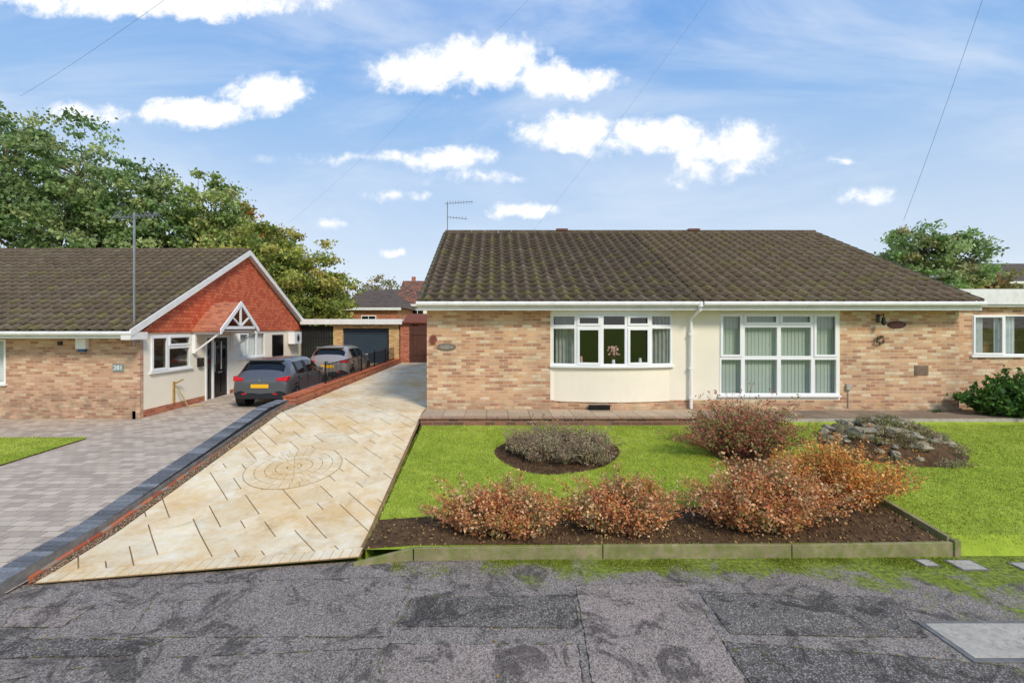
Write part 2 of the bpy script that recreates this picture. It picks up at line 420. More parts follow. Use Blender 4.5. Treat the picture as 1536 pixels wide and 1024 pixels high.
wl=empty('boundary_wall'); mb=MB()
mb.hexa([(-5.25,12,.1),(-4.95,12,.1),(-4.70,24,.3),(-4.95,24,.3),(-5.25,12,1.05),(-4.95,12,1.05),(-4.70,24,1.2),(-4.95,24,1.2)],0)
mb.obj('brickwork',[m_redbrick],wl)
polys=[]; y=11.98
while y<24:
    xo=(y-12)/12*.27; polys.append([(-5.27+xo,y),(-4.93+xo,y),(-4.93+xo,y+.1),(-5.27+xo,y+.1)]); y+=.108
zw=lerpf([(12,1.06),(24,1.21)])
tiles(polys,'coping',zw,.02,lambda x,y:np.array(C('#b86a4a')[:3])*random.uniform(.75,1.2),.003,m_vblock,wl)
mb=MB(); y=14.4
while y<23.4:
    x=-5.1+(y-12)/12*.27; z=float(zw(y)); post=abs(((y-14.4)/1.8)%1)<.06
    mb.tube((x,y,z),(x,y,z+(.68 if post else .6)),.025 if post else .009,n=6)
    y+=.12
for h in (.08,.58):
    mb.tube((-5.1+.054,14.4,float(zw(14.4))+h),(-5.1+.257,23.4,float(zw(23.4))+h),.014,n=6)
mb.obj('metal_railing',m_black)

# ================= wall helper =================
def wall(mb,T,u0,u1,z0,z1,ops,mat=0,depth=.12):
    us=sorted(set([u0,u1]+[o[0] for o in ops]+[o[1] for o in ops])); zs=sorted(set([z0,z1]+[o[2] for o in ops]+[o[3] for o in ops]))
    for a,b in zip(us,us[1:]):
        for c,d in zip(zs,zs[1:]):
            mu,mz=(a+b)/2,(c+d)/2
            if any(o[0]<mu<o[1] and o[2]<mz<o[3] for o in ops): continue
            mb.lquad(T,a,b,0,c,d,mat)
    ox,oy,ux,uy=T; nx_,ny_=uy,-ux; P=lambda u,d,z:(ox+u*ux+d*nx_,oy+u*uy+d*ny_,z)
    for a,b,c,d in ops:
        for (p,q) in (((a,c),(b,c)),((b,c),(b,d)),((b,d),(a,d)),((a,d),(a,c))):
            mb.face([P(p[0],0,p[1]),P(q[0],0,q[1]),P(q[0],-depth,q[1]),P(p[0],-depth,p[1])],mat)
def window(mb,T,panes,d=-.03,fw=.035,th=.05,openers=()):
    for i,(a,b,c,e) in enumerate(panes):
        w=fw
        mb.lbox(T,a,a+w,d-th,d+.01,c,e,0); mb.lbox(T,b-w,b,d-th,d+.01,c,e,0)
        mb.lbox(T,a+w,b-w,d-th,d+.01,c,c+w,0); mb.lbox(T,a+w,b-w,d-th,d+.01,e-w,e,0)
        if i in openers:
            k=.02; a2,b2,c2,e2=a+w*.5,b-w*.5,c+w*.5,e-w*.5
            mb.lbox(T,a2,a2+w+k-.01,d+.01,d+.03,c2,e2,0); mb.lbox(T,b2-w-k+.01,b2,d+.01,d+.03,c2,e2,0)
            mb.lbox(T,a2+w+k-.01,b2-w-k+.01,d+.01,d+.03,c2,c2+w+k-.01,0); mb.lbox(T,a2+w+k-.01,b2-w-k+.01,d+.01,d+.03,e2-w-k+.01,e2,0)
        mb.lquad(T,a+w*.5,b-w*.5,d-.02,c+w*.5,e-w*.5,1)
def curtain(mb,T,u0,u1,z0,z1,d,amp=.03,per=.09,mat=0):
    ox,oy,ux,uy=T; nx_,ny_=uy,-ux; n=max(4,int((u1-u0)/per*6)); pr=None
    for k in range(n+1):
        u=u0+(u1-u0)*k/n; dd=d+amp*math.sin(2*math.pi*(u-u0)/per+.8*math.sin(u*7)); p=(ox+u*ux+dd*nx_,oy+u*uy+dd*ny_)
        if pr: mb.face([(*pr,z0),(*p,z0),(*p,z1),(*pr,z1)],mat)
        pr=p
def tile_slope(x0,x1,ye,ze,yr,zr,colf,name,parent,tw=.3,gauge=.335):
    d=np.array([0,yr-ye,zr-ze]); L=np.linalg.norm(d); d=d/L; nrm=np.array([0,-d[2],d[1]]) if yr>ye else np.array([0,d[2],-d[1]])
    if nrm[2]<0: nrm=-nrm
    nc=int(round(L/gauge)); g=L/nc; nt=int(round((x1-x0)/tw)); w=(x1-x0)/nt; K=8
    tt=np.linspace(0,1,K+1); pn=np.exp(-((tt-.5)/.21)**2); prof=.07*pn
    V=[];F=[];Cl=[]
    for k in range(nc):
        for i in range(nt):
            j=rng.normal(0,.004); c=np.array(colf(x0+(i+.5)*w,k/nc)); b0=len(V)
            s0=k*g-.02+rng.normal(0,.006); s1=(k+1)*g+.02
            for (s_,lift) in ((s0,.0),(s0,.062+j),(s1,.006)):
                for q in range(K+1):
                    V.append(np.array([x0+(i+tt[q])*w,ye,ze])+d*s_+nrm*(prof[q]+lift))
                    Cl.append(c*(.4 if lift==.0 else 1.0)*(.5+.55*pn[q]))  # shade painted into the tile colour: front lips and pans between rolls darker
            for r in (0,1):
                for q in range(K):
                    a=b0+r*(K+1)+q; F.append((a,a+1,a+K+2,a+K+1))
    return npmesh(name,np.array(V),np.array(F),np.array(Cl),m_tile,parent,smooth=False)
def lichen(base,moss_eave=.25,light=.12):
    bc=np.array(C(base)[:3])
    def f(x,s):
        k=random.uniform(.88,1.12); c=bc*k
        r=random.random()
        if r<moss_eave*.6*(1-s)**1.5+.015: c=c*.7+np.array(C('#7b7a3c')[:3])*.3
        elif r>1-light*.4: c=c*.85+np.array(C('#a8a48c')[:3])*.12
        return c
    return f
def tubes_row(mb,p,q,n,r,mat=0):
    p=np.array(p,float);q=np.array(q,float)
    for i in range(n):
        a=p+(q-p)*i/n;b=p+(q-p)*(i+.97)/n; mb.tube(a,b,r*(1+.03*random.random()),n=10,mat=mat)

# ================= SEMI-DETACHED BUNGALOW (right) =================
H=empty('semi_detached_bungalow')
XL,XR,YF,YB=-1.62,11.1,11.55,22.3; Z0=.80; ZE=3.3
TF=(0,YF,1,0)
mb=MB()
opb=(1.36,4.24,1.87,3.12); opw=(5.37,8.2,1.17,3.12)
wall(mb,TF,XL,1.33,Z0,ZE,[],0); wall(mb,TF,8.25,XR,Z0,ZE,[],0)
wall(mb,TF,1.33,8.25,Z0,1.05,[],0)
wall(mb,TF,1.33,8.25,1.05,ZE,[opb,opw],1)
for X,T in ((XL,(XL,YB,0,-1)),(XR,(XR,YF,0,1))):
    wall(mb,T,0,YB-YF,Z0,ZE,[],0)
    mb.face([(X,YF,ZE),(X,YB,ZE),(X,(YF+YB)/2,5.95)],0)
wall(mb,(XR,YB,-1,0),0,XR-XL,Z0,ZE,[],0)
mb.box(XL-.04,XR+.04,YF-.03,YF+.01,.55,.86,2)
mb.obj('walls',[m_brick,m_render,m_brick],H)
YE=11.12; ZEv=3.36; YR=16.92; ZR=6.05
lf=lichen('#66594b',.5,.14); rf=lichen('#73634f',.45,.14)
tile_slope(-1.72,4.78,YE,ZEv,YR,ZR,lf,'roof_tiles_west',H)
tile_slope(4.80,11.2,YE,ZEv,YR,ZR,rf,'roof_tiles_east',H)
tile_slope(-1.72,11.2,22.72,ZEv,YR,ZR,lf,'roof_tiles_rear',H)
mb=MB(); mb.face([(-1.7,YE,ZEv-.01),(11.18,YE,ZEv-.01),(11.18,YR,ZR-.01),(-1.7,YR,ZR-.01)]); mb.face([(-1.7,22.7,ZEv-.01),(11.18,22.7,ZEv-.01),(11.18,YR,ZR-.01),(-1.7,YR,ZR-.01)])
mb.obj('roof_underlay',m_dark,H)
mb=MB(); tubes_row(mb,(-1.72,YR,ZR+.02),(11.2,YR,ZR+.02),28,.115)
mb.obj('ridge_tiles',simple('ridge','#5f5244',.9,.3,5,.4,40,dirt='#6d6c3c'),H)
mb=MB()
for x in (2.35,6.95): mb.box(x-.2,x+.2,YR-.12,YR+.12,ZR+.08,ZR+.17); 
mb.obj('ridge_vents',m_bin,H,bevel=.02)
mb=MB()
for x in (-1.74,11.22):
    for i in range(18):
        a=i/18;b=(i+.96)/18
        mb.tube((x,YE+(YR-YE)*a,ZEv+(ZR-ZEv)*a+.05),(x,YE+(YR-YE)*b,ZEv+(ZR-ZEv)*b+.03),.055,n=6)
mb.obj('verge_caps',simple('verge','#5e574b',.9,.25,6,dirt='#7b7a3e'),H)
mb=MB()
mb.box(-1.78,11.24,YE+.03,YE+.05,3.18,3.37,0)
mb.box(-1.72,11.2,YE+.05,YF-.002,3.19,3.21,0)
mb.tube((-1.80,YE-.03,3.33),(4.76,YE-.03,3.33),.055,n=10,mat=0); mb.tube((4.8,YE-.03,3.33),(11.26,YE-.03,3.33),.055,n=10,mat=0)
mb.obj('fascia_and_gutter',m_paint,H)
mb=MB()
mb.tube((4.72,YE-.03,3.3),(4.72,YE-.0,3.18),.036,n=10); mb.tube((4.72,YE,3.18),(4.66,YF-.08,2.98),.036,n=10); mb.tube((4.66,YF-.08,2.98),(4.66,YF-.08,.86),.036,n=10)
for z in (2.6,1.8,1.1): mb.box(4.61,4.71,YF-.12,YF-.004,z,z+.04)
mb.tube((4.72,YE-.03,3.36),(4.72,YE-.03,3.26),.06,n=10)
mb.obj('downpipe',m_white,H)
# bow window
XA,XB=1.36,4.24; sag=.24; half=(XB-XA)/2; R=(half*half+sag*sag)/(2*sag); cx=(XA+XB)/2; cy=YF-sag+R
th0=math.asin(half/R); ang=[-th0+2*th0*i/5 for i in range(6)]
arc=[(cx+R*math.sin(a),cy-R*math.cos(a)) for a in ang]
fr=MB(); cur=MB()
rows=lambda r,s=1.0:[(cx+r*math.sin(a),cy-r*math.cos(a)) for a in np.linspace(-th0*s,th0*s,17)]
mb=MB(); mb.prism(rows(R-.02)+[(XB,YF+.05),(XA,YF+.05)],1.03,1.84,0); mb.obj('bow_base_render',m_render,H)
sill=MB(); sill.prism(rows(R+.06,1.02)+[(XB,YF+.05),(XA,YF+.05)],1.84,1.885,0); sill.obj('bow_sill',m_white,H)
top=MB(); top.prism(rows(R+.02)+[(XB,YF+.03),(XA,YF+.03)],3.09,3.188,0); top.obj('bow_head',m_white,H)
for i in range(5):
    a,b=arc[i],arc[i+1]; L=math.hypot(b[0]-a[0],b[1]-a[1]); ux,uy=(b[0]-a[0])/L,(b[1]-a[1])/L; T=(a[0],a[1],ux,uy)
    window(fr,T,[(.0,L,2.80,3.09),(.0,L,1.885,2.80)],d=-.01,fw=.045,openers=(0,1) if i in (1,3) else () )
    if i in (0,4): curtain(cur,T,.06,L-.04,1.9,3.07,-.22,.02)
fr.obj('bow_window_frames',[m_white,m_glass],H)
curtain(cur,TF,3.75,4.2,1.9,3.1,-.05,.03)
cur.obj('bow_curtains',simple('bow_curtain','#a9a9a4',.9,.15,8),H)
mb=MB(); mb.box(-1.4,4.7,15.0,15.05,.9,3.2,0); mb.box(-1.4,10.9,11.7,15,.85,.9,0); mb.box(4.75,10.9,15.0,15.05,.9,3.2,0)
mb.box(3.0,3.9,13.6,14.2,.9,2.2,1); mb.box(1.9,2.5,14.8,14.98,1.9,2.5,2); mb.obj('room_interior',[simple('room_wall','#6b6258',.9,.1,1),m_wood,m_curt],H)
mb=MB()
for k in range(60):
    a=random.uniform(0,6.3); r=random.uniform(0,.14); x=2.82+r*math.cos(a); y=11.48+.4*r*math.sin(a); z=2.12+random.uniform(0,.2)
    mb.tube((2.82,11.48,1.98),(x,y,z),.003,n=3); mb.tube((x,y,z),(x+.02,y,z+.03),.02,.008,n=5,mat=1)
mb.tube((2.82,11.48,1.89),(2.82,11.48,2.02),.045,.035,n=10,mat=2); mb.tube((2.05,11.47,1.89),(2.05,11.47,2.1),.04,.03,n=10,mat=1); mb.tube((3.45,11.47,1.89),(3.45,11.47,2.06),.05,.03,n=10,mat=2)
mb.obj('sill_ornaments',[m_wood,simple('petal','#d8a8a0',.8,.2,9),m_curt],H)
fr=MB(); a,b=5.37,8.2; zt,zm,zb=3.12,2.06,1.17; c1,c2,c3=5.93,6.79,7.6
window(fr,TF,[(a,c1,zm,zt),(c1,c2,2.83,zt),(c2,c3,2.83,zt),(c1,c2,zm,2.83),(c2,c3,zm,2.83),(c3,b,zm,zt),(a,c1,zb,zm),(c1,c2,zb,zm),(c2,c3,zb,zm),(c3,b,zb,zm)],d=-.0,fw=.045,openers=(0,1,2,5))
fr.lbox(TF,5.33,8.24,-.04,.07,1.13,1.172,0)
fr.obj('picture_window_frames',[m_white,m_glass],H)
cur=MB()
x=5.40
while x<8.17:
    j=random.uniform(-.002,.002); y0=11.66
    cur.hexa([(x,y0,1.19),(x+.0875,y0+.009+j,1.19),(x+.0875,y0+.011+j,1.19),(x,y0+.002,1.19),(x,y0,3.1),(x+.0875,y0+.009+j,3.1),(x+.0875,y0+.011+j,3.1),(x,y0+.002,3.1)]); x+=.088
cur.obj('vertical_blinds',simple('blind','#b9c2b6',.9,.06,1),H)
def oval(mb,x,y,z,rx,rz,th,mat=0,n=20):
    pts=[(x+rx*math.cos(2*math.pi*k/n),z+rz*math.sin(2*math.pi*k/n)) for k in range(n)]
    i=len(mb.v); mb.v+=[(p[0],y,p[1]) for p in pts]+[(p[0],y-th,p[1]) for p in pts]
    mb.f.append(tuple(range(i+n,i+2*n))); mb.m.append(mat)
    for k in range(n): mb.f.append((i+k,i+(k+1)%n,i+n+(k+1)%n,i+n+k)); mb.m.append(mat)
mb=MB(); oval(mb,-1.15,YF,2.32,.23,.085,.025,0); oval(mb,-1.15,YF-.025,2.32,.17,.05,.004,1); mb.obj('oval_house_plaque',[simple('plaque','#6f675c',.6,.2,12),simple('plaque2','#8d8577',.6,.3,30)],H)
mb=MB()
for k in range(7):
    a=k*.9; oval(mb,-1.47+.05*math.cos(a),YF-.004*k,2.5+.06*math.sin(a),.045,.055,.012,0,8)
mb.obj('wall_ornament',simple('rust_orn','#7c3f30',.6,.4,20),H)
mb=MB(); oval(mb,9.6,YF,2.85,.22,.085,.025,0); oval(mb,9.6,YF-.025,2.85,.18,.06,.004,1); mb.obj('oval_house_sign',[simple('sign_edge','#3d231c',.5,.2,12),simple('sign_face','#5e2b20',.5,.4,40)],H)
mb=MB(); mb.box(9.12,9.18,YF-.03,YF-.002,2.9,3.1); mb.tube((9.15,YF-.03,3.05),(9.15,YF-.18,3.1),.012); mb.tube((9.15,YF-.18,3.1),(9.15,YF-.18,3.02),.012); mb.tube((9.15,YF-.18,3.02),(9.15,YF-.18,2.88),.03,.06,n=6); mb.tube((9.15,YF-.18,2.88),(9.15,YF-.18,2.83),.045,.02,n=6)
mb.obj('lantern',m_black,H)
mb=MB()
for k in range(90):
    a=random.uniform(0,6.3); r=.08+random.uniform(-.03,.03); p=(9.17+r*math.cos(a),YF-.04-random.random()*.03,2.48+r*math.sin(a)); mb.tube(p,(p[0]+random.uniform(-.03,.03),p[1]-.02,p[2]+random.uniform(-.03,.03)),.01,.003,n=4)
mb.obj('hanging_wreath',simple('wreath','#2e3d22',.8,.3,20),H)
mb=MB(); mb.box(10.03,10.35,YF-.02,YF-.001,1.65,1.88,0)
for k in range(6): mb.box(10.05,10.33,YF-.032,YF-.02,1.67+k*.034,1.69+k*.034,0)
mb.box(8.38,8.5,YF-.06,YF-.001,1.3,1.44,1); mb.tube((8.44,YF-.02,1.3),(8.44,YF-.02,.86),.01,n=5,mat=1)
yv=YF-sag-.01
mb.box(2.2,2.7,yv,yv+.06,.86,.97,2)
for k in range(5): mb.box(2.22,2.68,yv-.01,yv,.868+k*.02,.876+k*.02,3)
mb.obj('vents_and_meter',[simple('vent_brown','#8d7560',.7,.2,12),m_conc,m_black,m_rub],H)
mb=MB(); mb.prism(rows(R-.05)+[(XB,YF+.04),(XA,YF+.04)],.8,1.028,0); mb.obj('bow_plinth',m_brick,H)
def aerial(name,x,y,z0,z1,L=.9,parent=None,dirx=1):
    mb=MB(); mb.tube((x,y,z0),(x,y,z1),.018,n=6)
    mb.tube((x-.1*dirx,y,z1-.08),(x+L*dirx,y,z1-.0),.01,n=5)
    for k in range(9):
        xx=x+(.1+L*.85*k/8)*dirx; mb.tube((xx,y-.14,z1-.02),(xx,y+.14,z1-.02),.006,n=4); mb.tube((xx,y,z1-.1),(xx,y,z1+.05),.006,n=4)
    mb.tube((x,y,z1-.55),(x+L*.8*dirx,y,z1-.62),.01,n=5)
    for k in range(6):
        xx=x+(.1+L*.6*k/5)*dirx; mb.tube((xx,y-.12,z1-.57),(xx,y+.12,z1-.57),.006,n=4)
        mb.tube((xx,y,z1-.65),(xx+.02,y,z1-.5),.006,n=4)
    return mb.obj(name,m_metal,parent)
aerial('television_aerial',-1.68,17.2,5.9,7.25)
mb=MB()
def wire(a,b,r=.0016):
    a=np.array(a,float);b=np.array(b,float); pr=None
    for k in range(25):
        t=k/24; p=a+(b-a)*t; p[2]-=.25*4*t*(1-t)
        if pr is not None: mb.tube(pr,p,r*(1+.8*(1-t)),n=4,cap=False)
        pr=p.copy()
wire((1.33,16.9,6.15),(4.8,2,9.7),.001); wire((11.0,13.0,5.67),(4.96,3,10.7),.0022); wire((-10.3,24,7.9),(5.1,1.1,8.5),.001); wire((-16.7,17,10.9),(2.6,3,8.4),.0022)
mb.obj('overhead_telephone_wires',m_wire)

# front step & paths
stp=empty('front_step'); mb=MB(); mb.box(-1.6,4.62,10.4,YF-.035,.45,.835,0); mb.obj('riser',[brickmat('step_brick',['#8a5a48','#7c5040','#95664f','#6f4a3c'],'#857868',dirt=.3)],stp)
polys=[]
for i in range(26):
    x=-1.62+i*.24; polys.append([(x,10.36),(x+.235,10.36),(x+.235,10.56),(x,10.56)])
for i in range(13):
    for j in range(2):
        x=-1.62+i*.48; y=10.56+j*.46; polys.append([(x,y),(x+.475,y),(x+.475,y+.45),(x,y+.45)])
tiles(polys,'step_paving',lambda y:.838,.012,lambda x,y:np.array(C('#b8a48a' if y>10.56 else '#a88b74')[:3])*random.uniform(.85,1.1),.003,m_vblock,stp)
polys=[]
for i in range(16):
    for j in range(2): x=4.7+i*.6; y=10.55+j*.48; polys.append([(x,y),(x+.59,y),(x+.59,y+.47),(x,y+.47)])
tiles(polys,'front_path',lambda y:.80+0*y,.012,lambda x,y:np.array(C('#93806c')[:3])*random.uniform(.75,1.15),.004,m_vblock,None)
mb=MB(); mb.box(4.7,14.3,10.55,YF-.035,.5,.798,0); mb.obj('path_base',m_conc)

E=empty('flat_roof_extension'); mb=MB(); TE=(0,12.25,1,0)
wall(mb,TE,11.1,19,.7,3.35,[(12.1,14.6,2.08,3.1)],0); mb.box(11.3,19,13.0,17,.7,3.3,0); mb.obj('walls',[m_brick],E)
mb=MB(); mb.box(10.9,19.2,12.05,12.08,3.36,3.74,0); mb.box(10.9,10.93,12.08,17.2,3.36,3.74,0); mb.box(10.93,19.2,12.08,17.2,3.37,3.5,0)
mb.box(11.05,19.2,12.1,12.24,3.3,3.355,0); mb.obj('fascia',m_paint,E)
mb=MB(); mb.box(10.93,19.2,12.08,17.2,3.5,3.745,0); mb.obj('felt_roof',m_lead,E)
fr=MB(); window(fr,TE,[(12.1,12.9,2.08,3.1),(12.9,13.7,2.08,3.1),(13.7,14.6,2.08,3.1)],d=0,openers=(0,2)); fr.lbox(TE,12.05,14.65,-.03,.06,2.03,2.078,0); fr.obj('window_frames',[m_white,m_glass],E)
cur=MB(); curtain(cur,TE,12.15,12.5,2.1,3.08,-.12,.03); curtain(cur,TE,12.75,13.3,2.1,3.08,-.12,.03); curtain(cur,TE,13.6,14.5,2.1,3.08,-.12,.03); cur.obj('curtains',m_curt,E)

# ================= LEFT BUNGALOW =================
L=empty('brick_bungalow')
LX=-9.7; LY0,LY1=13.2,24.3; LZ=.2; LE=2.68; LR=5.72; LYR=18.75
TG=(LX,0,0,1); TLF=(0,LY0,1,0)
mb=MB()
wall(mb,TLF,-24,LX,LZ,LE,[(-16,-13.35,1.25,2.45)],0)
ops=[(13.62,15.42,1.52,2.56),(16.2,17.65,.33,2.5),(18.3,20.4,1.6,2.58)]
wall(mb,TG,LY0,LY1,.5,LE,ops,1); 
mb.box(-24,LX-.01,LY1-.05,LY1,LZ,LE,0)
mb.box(LX-.2,LX+.012,LY0+.0,16.15,LZ,.5,2); mb.box(LX-.2,LX+.012,17.7,LY1,LZ,.5,2)
mb.box(LX-.1,LX+.02,LY0-.01,LY0+.12,LZ,LE,0)
mb.obj('walls',[m_brick2,m_render,m_redbrick],L)
mb=MB(); mb.face([(LX+.05,LY0,LE-.02),(LX+.05,LY1,LE-.02),(LX+.05,LYR,LR-.08)],0); mb.box(LX-.01,LX+.048,LY0,LY1,LE-.05,LE,1)
mb.obj('tile_hung_gable',[m_redtile,m_redtile],L)
LYE=12.62; LZE=2.68
l2=lichen('#6a5d4d',.35,.25)
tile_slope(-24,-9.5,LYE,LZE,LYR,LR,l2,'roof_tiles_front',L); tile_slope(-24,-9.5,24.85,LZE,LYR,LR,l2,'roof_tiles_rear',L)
mb=MB(); mb.face([(-24,LYE,LZE-.01),(-9.52,LYE,LZE-.01),(-9.52,LYR,LR-.01),(-24,LYR,LR-.01)]); mb.face([(-24,24.85,LZE-.01),(-9.52,24.85,LZE-.01),(-9.52,LYR,LR-.01),(-24,LYR,LR-.01)]); mb.obj('roof_underlay',m_dark,L)
mb=MB(); tubes_row(mb,(-24,LYR,LR+.02),(-9.48,LYR,LR+.02),32,.11); mb.obj('ridge_tiles',simple('ridge2','#655848',.9,.3,5,.4,40),L)
mb=MB()
for ya,yb in ((LYE-.05,LYR),(24.9,LYR)):
    za=LZE
    mb.hexa([(-9.50,ya,za-.15),(-9.46,ya,za-.15),(-9.46,yb,LR-.15),(-9.50,yb,LR-.15),(-9.50,ya,za+.04),(-9.46,ya,za+.04),(-9.46,yb,LR+.04),(-9.50,yb,LR+.04)],0)
    mb.hexa([(-9.70,ya,za-.14),(-9.50,ya,za-.14),(-9.50,yb,LR-.14),(-9.70,yb,LR-.14),(-9.70,ya,za-.12),(-9.50,ya,za-.12),(-9.50,yb,LR-.12),(-9.70,yb,LR-.12)],0)
mb.box(-9.72,-9.47,LYE-.06,LY0-.003,2.46,2.66,0)
mb.box(-24,-9.73,LYE+.02,LYE+.04,2.5,2.69,0); mb.box(-24,-9.72,LYE+.04,LY0-.002,2.5,2.52,0); mb.tube((-24,LYE-.03,2.63),(-9.45,LYE-.03,2.63),.055,n=10)
mb.box(-9.72,-9.47,24.32,24.88,2.46,2.66,0)
mb.obj('bargeboards_and_gutter',m_paint,L)
fr=MB()
window(fr,TG,[(13.62,14.35,1.52,2.56),(14.35,15.42,2.2,2.56),(14.35,15.42,1.52,2.2)],d=0,fw=.055,openers=(0,1)); fr.lbox(TG,13.55,15.48,-.02,.07,1.47,1.515,0)
window(fr,TG,[(18.3,19.0,1.6,2.58),(19.0,19.7,1.6,2.58),(19.7,20.4,1.6,2.58)],d=0,fw=.05,openers=(0,)); fr.lbox(TG,18.25,20.45,-.02,.07,1.55,1.595,0)
window(fr,TLF,[(-16,-14.7,1.25,2.45),(-14.7,-13.35,1.25,2.45)],d=0,fw=.05); fr.lbox(TLF,-16.05,-13.3,-.02,.07,1.2,1.245,0)
fr.obj('window_frames',[m_white,m_glass],L)
cur=MB(); curtain(cur,TG,18.35,20.35,1.62,2.56,-.12,.02); curtain(cur,TG,13.7,13.95,1.55,2.54,-.12,.02); curtain(cur,TLF,-15.9,-13.4,1.3,2.4,-.12,.02); cur.obj('curtains',m_curt,L)
mb=MB(); mb.box(-13,-12.9,13.4,18,.5,2.6,0); mb.obj('room_interior',m_dark,L)
mb=MB(); T=TG
mb.lbox(T,16.2,16.28,-.1,.02,.33,2.5,0); mb.lbox(T,17.57,17.65,-.1,.02,.33,2.5,0); mb.lbox(T,16.28,17.57,-.1,.02,2.42,2.5,0); mb.lbox(T,16.62,16.68,-.1,.02,.33,2.42,0)
mb.lbox(T,16.68,17.57,-.08,-.03,.36,2.42,1); mb.lbox(T,16.28,16.62,-.08,-.04,.36,2.42,1)
for a,b in ((16.78,17.07),(17.17,17.46)):
    mb.lbox(T,a,b,-.03,-.015,.5,1.1,1); mb.lbox(T,a,b,-.03,-.02,1.35,2.25,2)
    mb.lbox(T,a,a+.03,-.03,-.01,1.3,2.28,0)
mb.lbox(T,16.34,16.56,-.04,-.035,1.3,2.3,2); mb.lbox(T,17.0,17.24,-.03,-.01,1.18,1.23,3); mb.lbox(T,16.72,16.75,-.03,.03,1.25,1.5,3)
mb.lbox(T,16.1,17.8,.0,.5,.2,.33,4)
mb.obj('front_door',[m_white,m_black,m_glass,m_metal,m_conc],L)
mb=MB(); pa,pb_,pc=15.4,17.9,16.65; zb0,zt0=2.68,3.62; xw,xo=-9.65,-8.75
for (ya) in (pa,pb_):
    mb.hexa([(xw,ya,zb0-.05),(xo,ya,zb0-.05),(xo,pc,zt0-.05),(xw,pc,zt0-.05),(xw,ya,zb0+.02),(xo,ya,zb0+.02),(xo,pc,zt0+.02),(xw,pc,zt0+.02)],0)
    mb.hexa([(xo,ya,zb0-.12),(xo+.04,ya,zb0-.12),(xo+.04,pc,zt0-.1),(xo,pc,zt0-.1),(xo,ya,zb0+.05),(xo+.04,ya,zb0+.05),(xo+.04,pc,zt0+.06),(xo,pc,zt0+.06)],1)
mb.box(xo-.02,xo+.02,pa+.3,pb_-.3,zb0+.04,zb0+.14,1); mb.box(xo-.021,xo+.021,pc-.04,pc+.04,zb0+.14,zt0-.05,1)
mb.tube((xo,pc,zb0+.14),(xo,pc-.55,zb0+.45),.035,n=4,mat=1); mb.tube((xo,pc,zb0+.14),(xo,pc+.55,zb0+.45),.035,n=4,mat=1)
for yv in (pa+.12,pb_-.12):
    mb.box(xw-.02,xo,yv-.04,yv+.04,zb0-.12,zb0-.04,1); mb.box(xw-.04,xw+.06,yv-.04,yv+.04,1.95,zb0-.12,1); mb.tube((xw+.03,yv,2.0),(xo-.1,yv,zb0-.1),.035,n=4,mat=1)
mb.box(xw-.0,xo-.02,pa+.1,pb_-.1,zb0-.03,zb0-.01,1)
mb.obj('porch_canopy',[m_redbrick,m_white],L)
mb=MB(); mb.box(-11.35,-11.08,LY0-.12,LY0-.002,2.2,2.48,0); mb.box(-11.30,-11.13,LY0-.10,LY0-.002,2.12,2.2,1)
mb.box(-11.9,-11.8,LY0-.05,LY0-.002,2.3,2.4,2); mb.obj('burglar_alarm_box',[m_white,simple('bluetrim','#3e5a80',.5,.1,3),m_black],L)
mb=MB(); mb.box(-10.42,-10.12,LY0-.02,LY0-.002,1.58,1.78,0); mb.obj('number_sign',simple('sign_grey','#7f908a',.5,.08,5),L)
tx=bpy.data.curves.new('number','FONT'); tx.body='281'; tx.size=.17; tx.align_x='CENTER'; tx.align_y='CENTER'; tx.extrude=.003; tx.materials.append(m_white)
to=bpy.data.objects.new('house_number',tx); S.collection.objects.link(to); to.location=(-10.27,LY0-.026,1.68); to.rotation_euler=(math.pi/2,0,0); to.parent=L
mb=MB(); mb.lbox(TG,15.75,15.98,0.001,.1,1.5,1.78,0); mb.obj('letter_box',m_black,L)
mb=MB(); mb.lbox(TG,14.55,14.6,.0,.05,.5,1.15,0); mb.tube((-9.62,14.57,1.1),(-9.5,14.75,1.2),.025,mat=0); mb.tube((-9.6,14.6,1.0),(-9.45,14.9,.35),.018,mat=1); mb.tube((-9.45,14.9,.35),(-9.2,15.3,.34),.018,mat=1)
mb.obj('garden_tap_and_hose',[simple('brass','#b9975a',.4,.2,10,metal=.5),simple('hose','#b9a268',.6,.1,8)],L)
mb=MB(); mb.lbox(TG,22.6,23.4,.05,.35,2.0,2.55,0)
for k in range(9): mb.tube((-9.34,23+.2*math.cos(k*.7),2.27+.2*math.sin(k*.7)),(-9.34,23-.2*math.cos(k*.7),2.27-.2*math.sin(k*.7)),.006,n=4,mat=1)
mb.obj('air_conditioning_unit',[m_white,m_black],L)
mb=MB()
for k in range(9): mb.lbox(TG,21.1+k*.12,21.13+k*.12,.02,.04,1.55,2.4,0)
for k in range(8): mb.lbox(TG,21.1,22.1,.04,.06,1.55+k*.115,1.58+k*.115,0)
mb.lbox(TG,21.05,22.15,.005,.02,1.5,2.45,0); mb.obj('black_trellis',m_black,L)
mb=MB(); mb.tube((-9.62,12.9,2.3),(-9.62,12.9,5.85),.028,n=8); mb.tube((-9.62,12.9,2.4),(-9.62,13.2,2.4),.02)
mb.tube((-10.1,12.9,5.7),(-8.95,12.9,5.8),.012,n=5)
for k in range(10):
    xx=-10.0+k*.11; zz=5.71+k*.0095; mb.tube((xx,12.9-.16,zz),(xx,12.9+.16,zz),.007,n=4); mb.tube((xx-.03,12.9,zz-.09),(xx+.03,12.9,zz+.09),.007,n=4)
mb.tube((-10.1,12.7,5.6),(-10.1,13.1,5.95),.01); mb.tube((-10.05,12.9,5.9),(-10.3,12.9,5.6),.01)
mb.obj('television_aerial',m_metal)

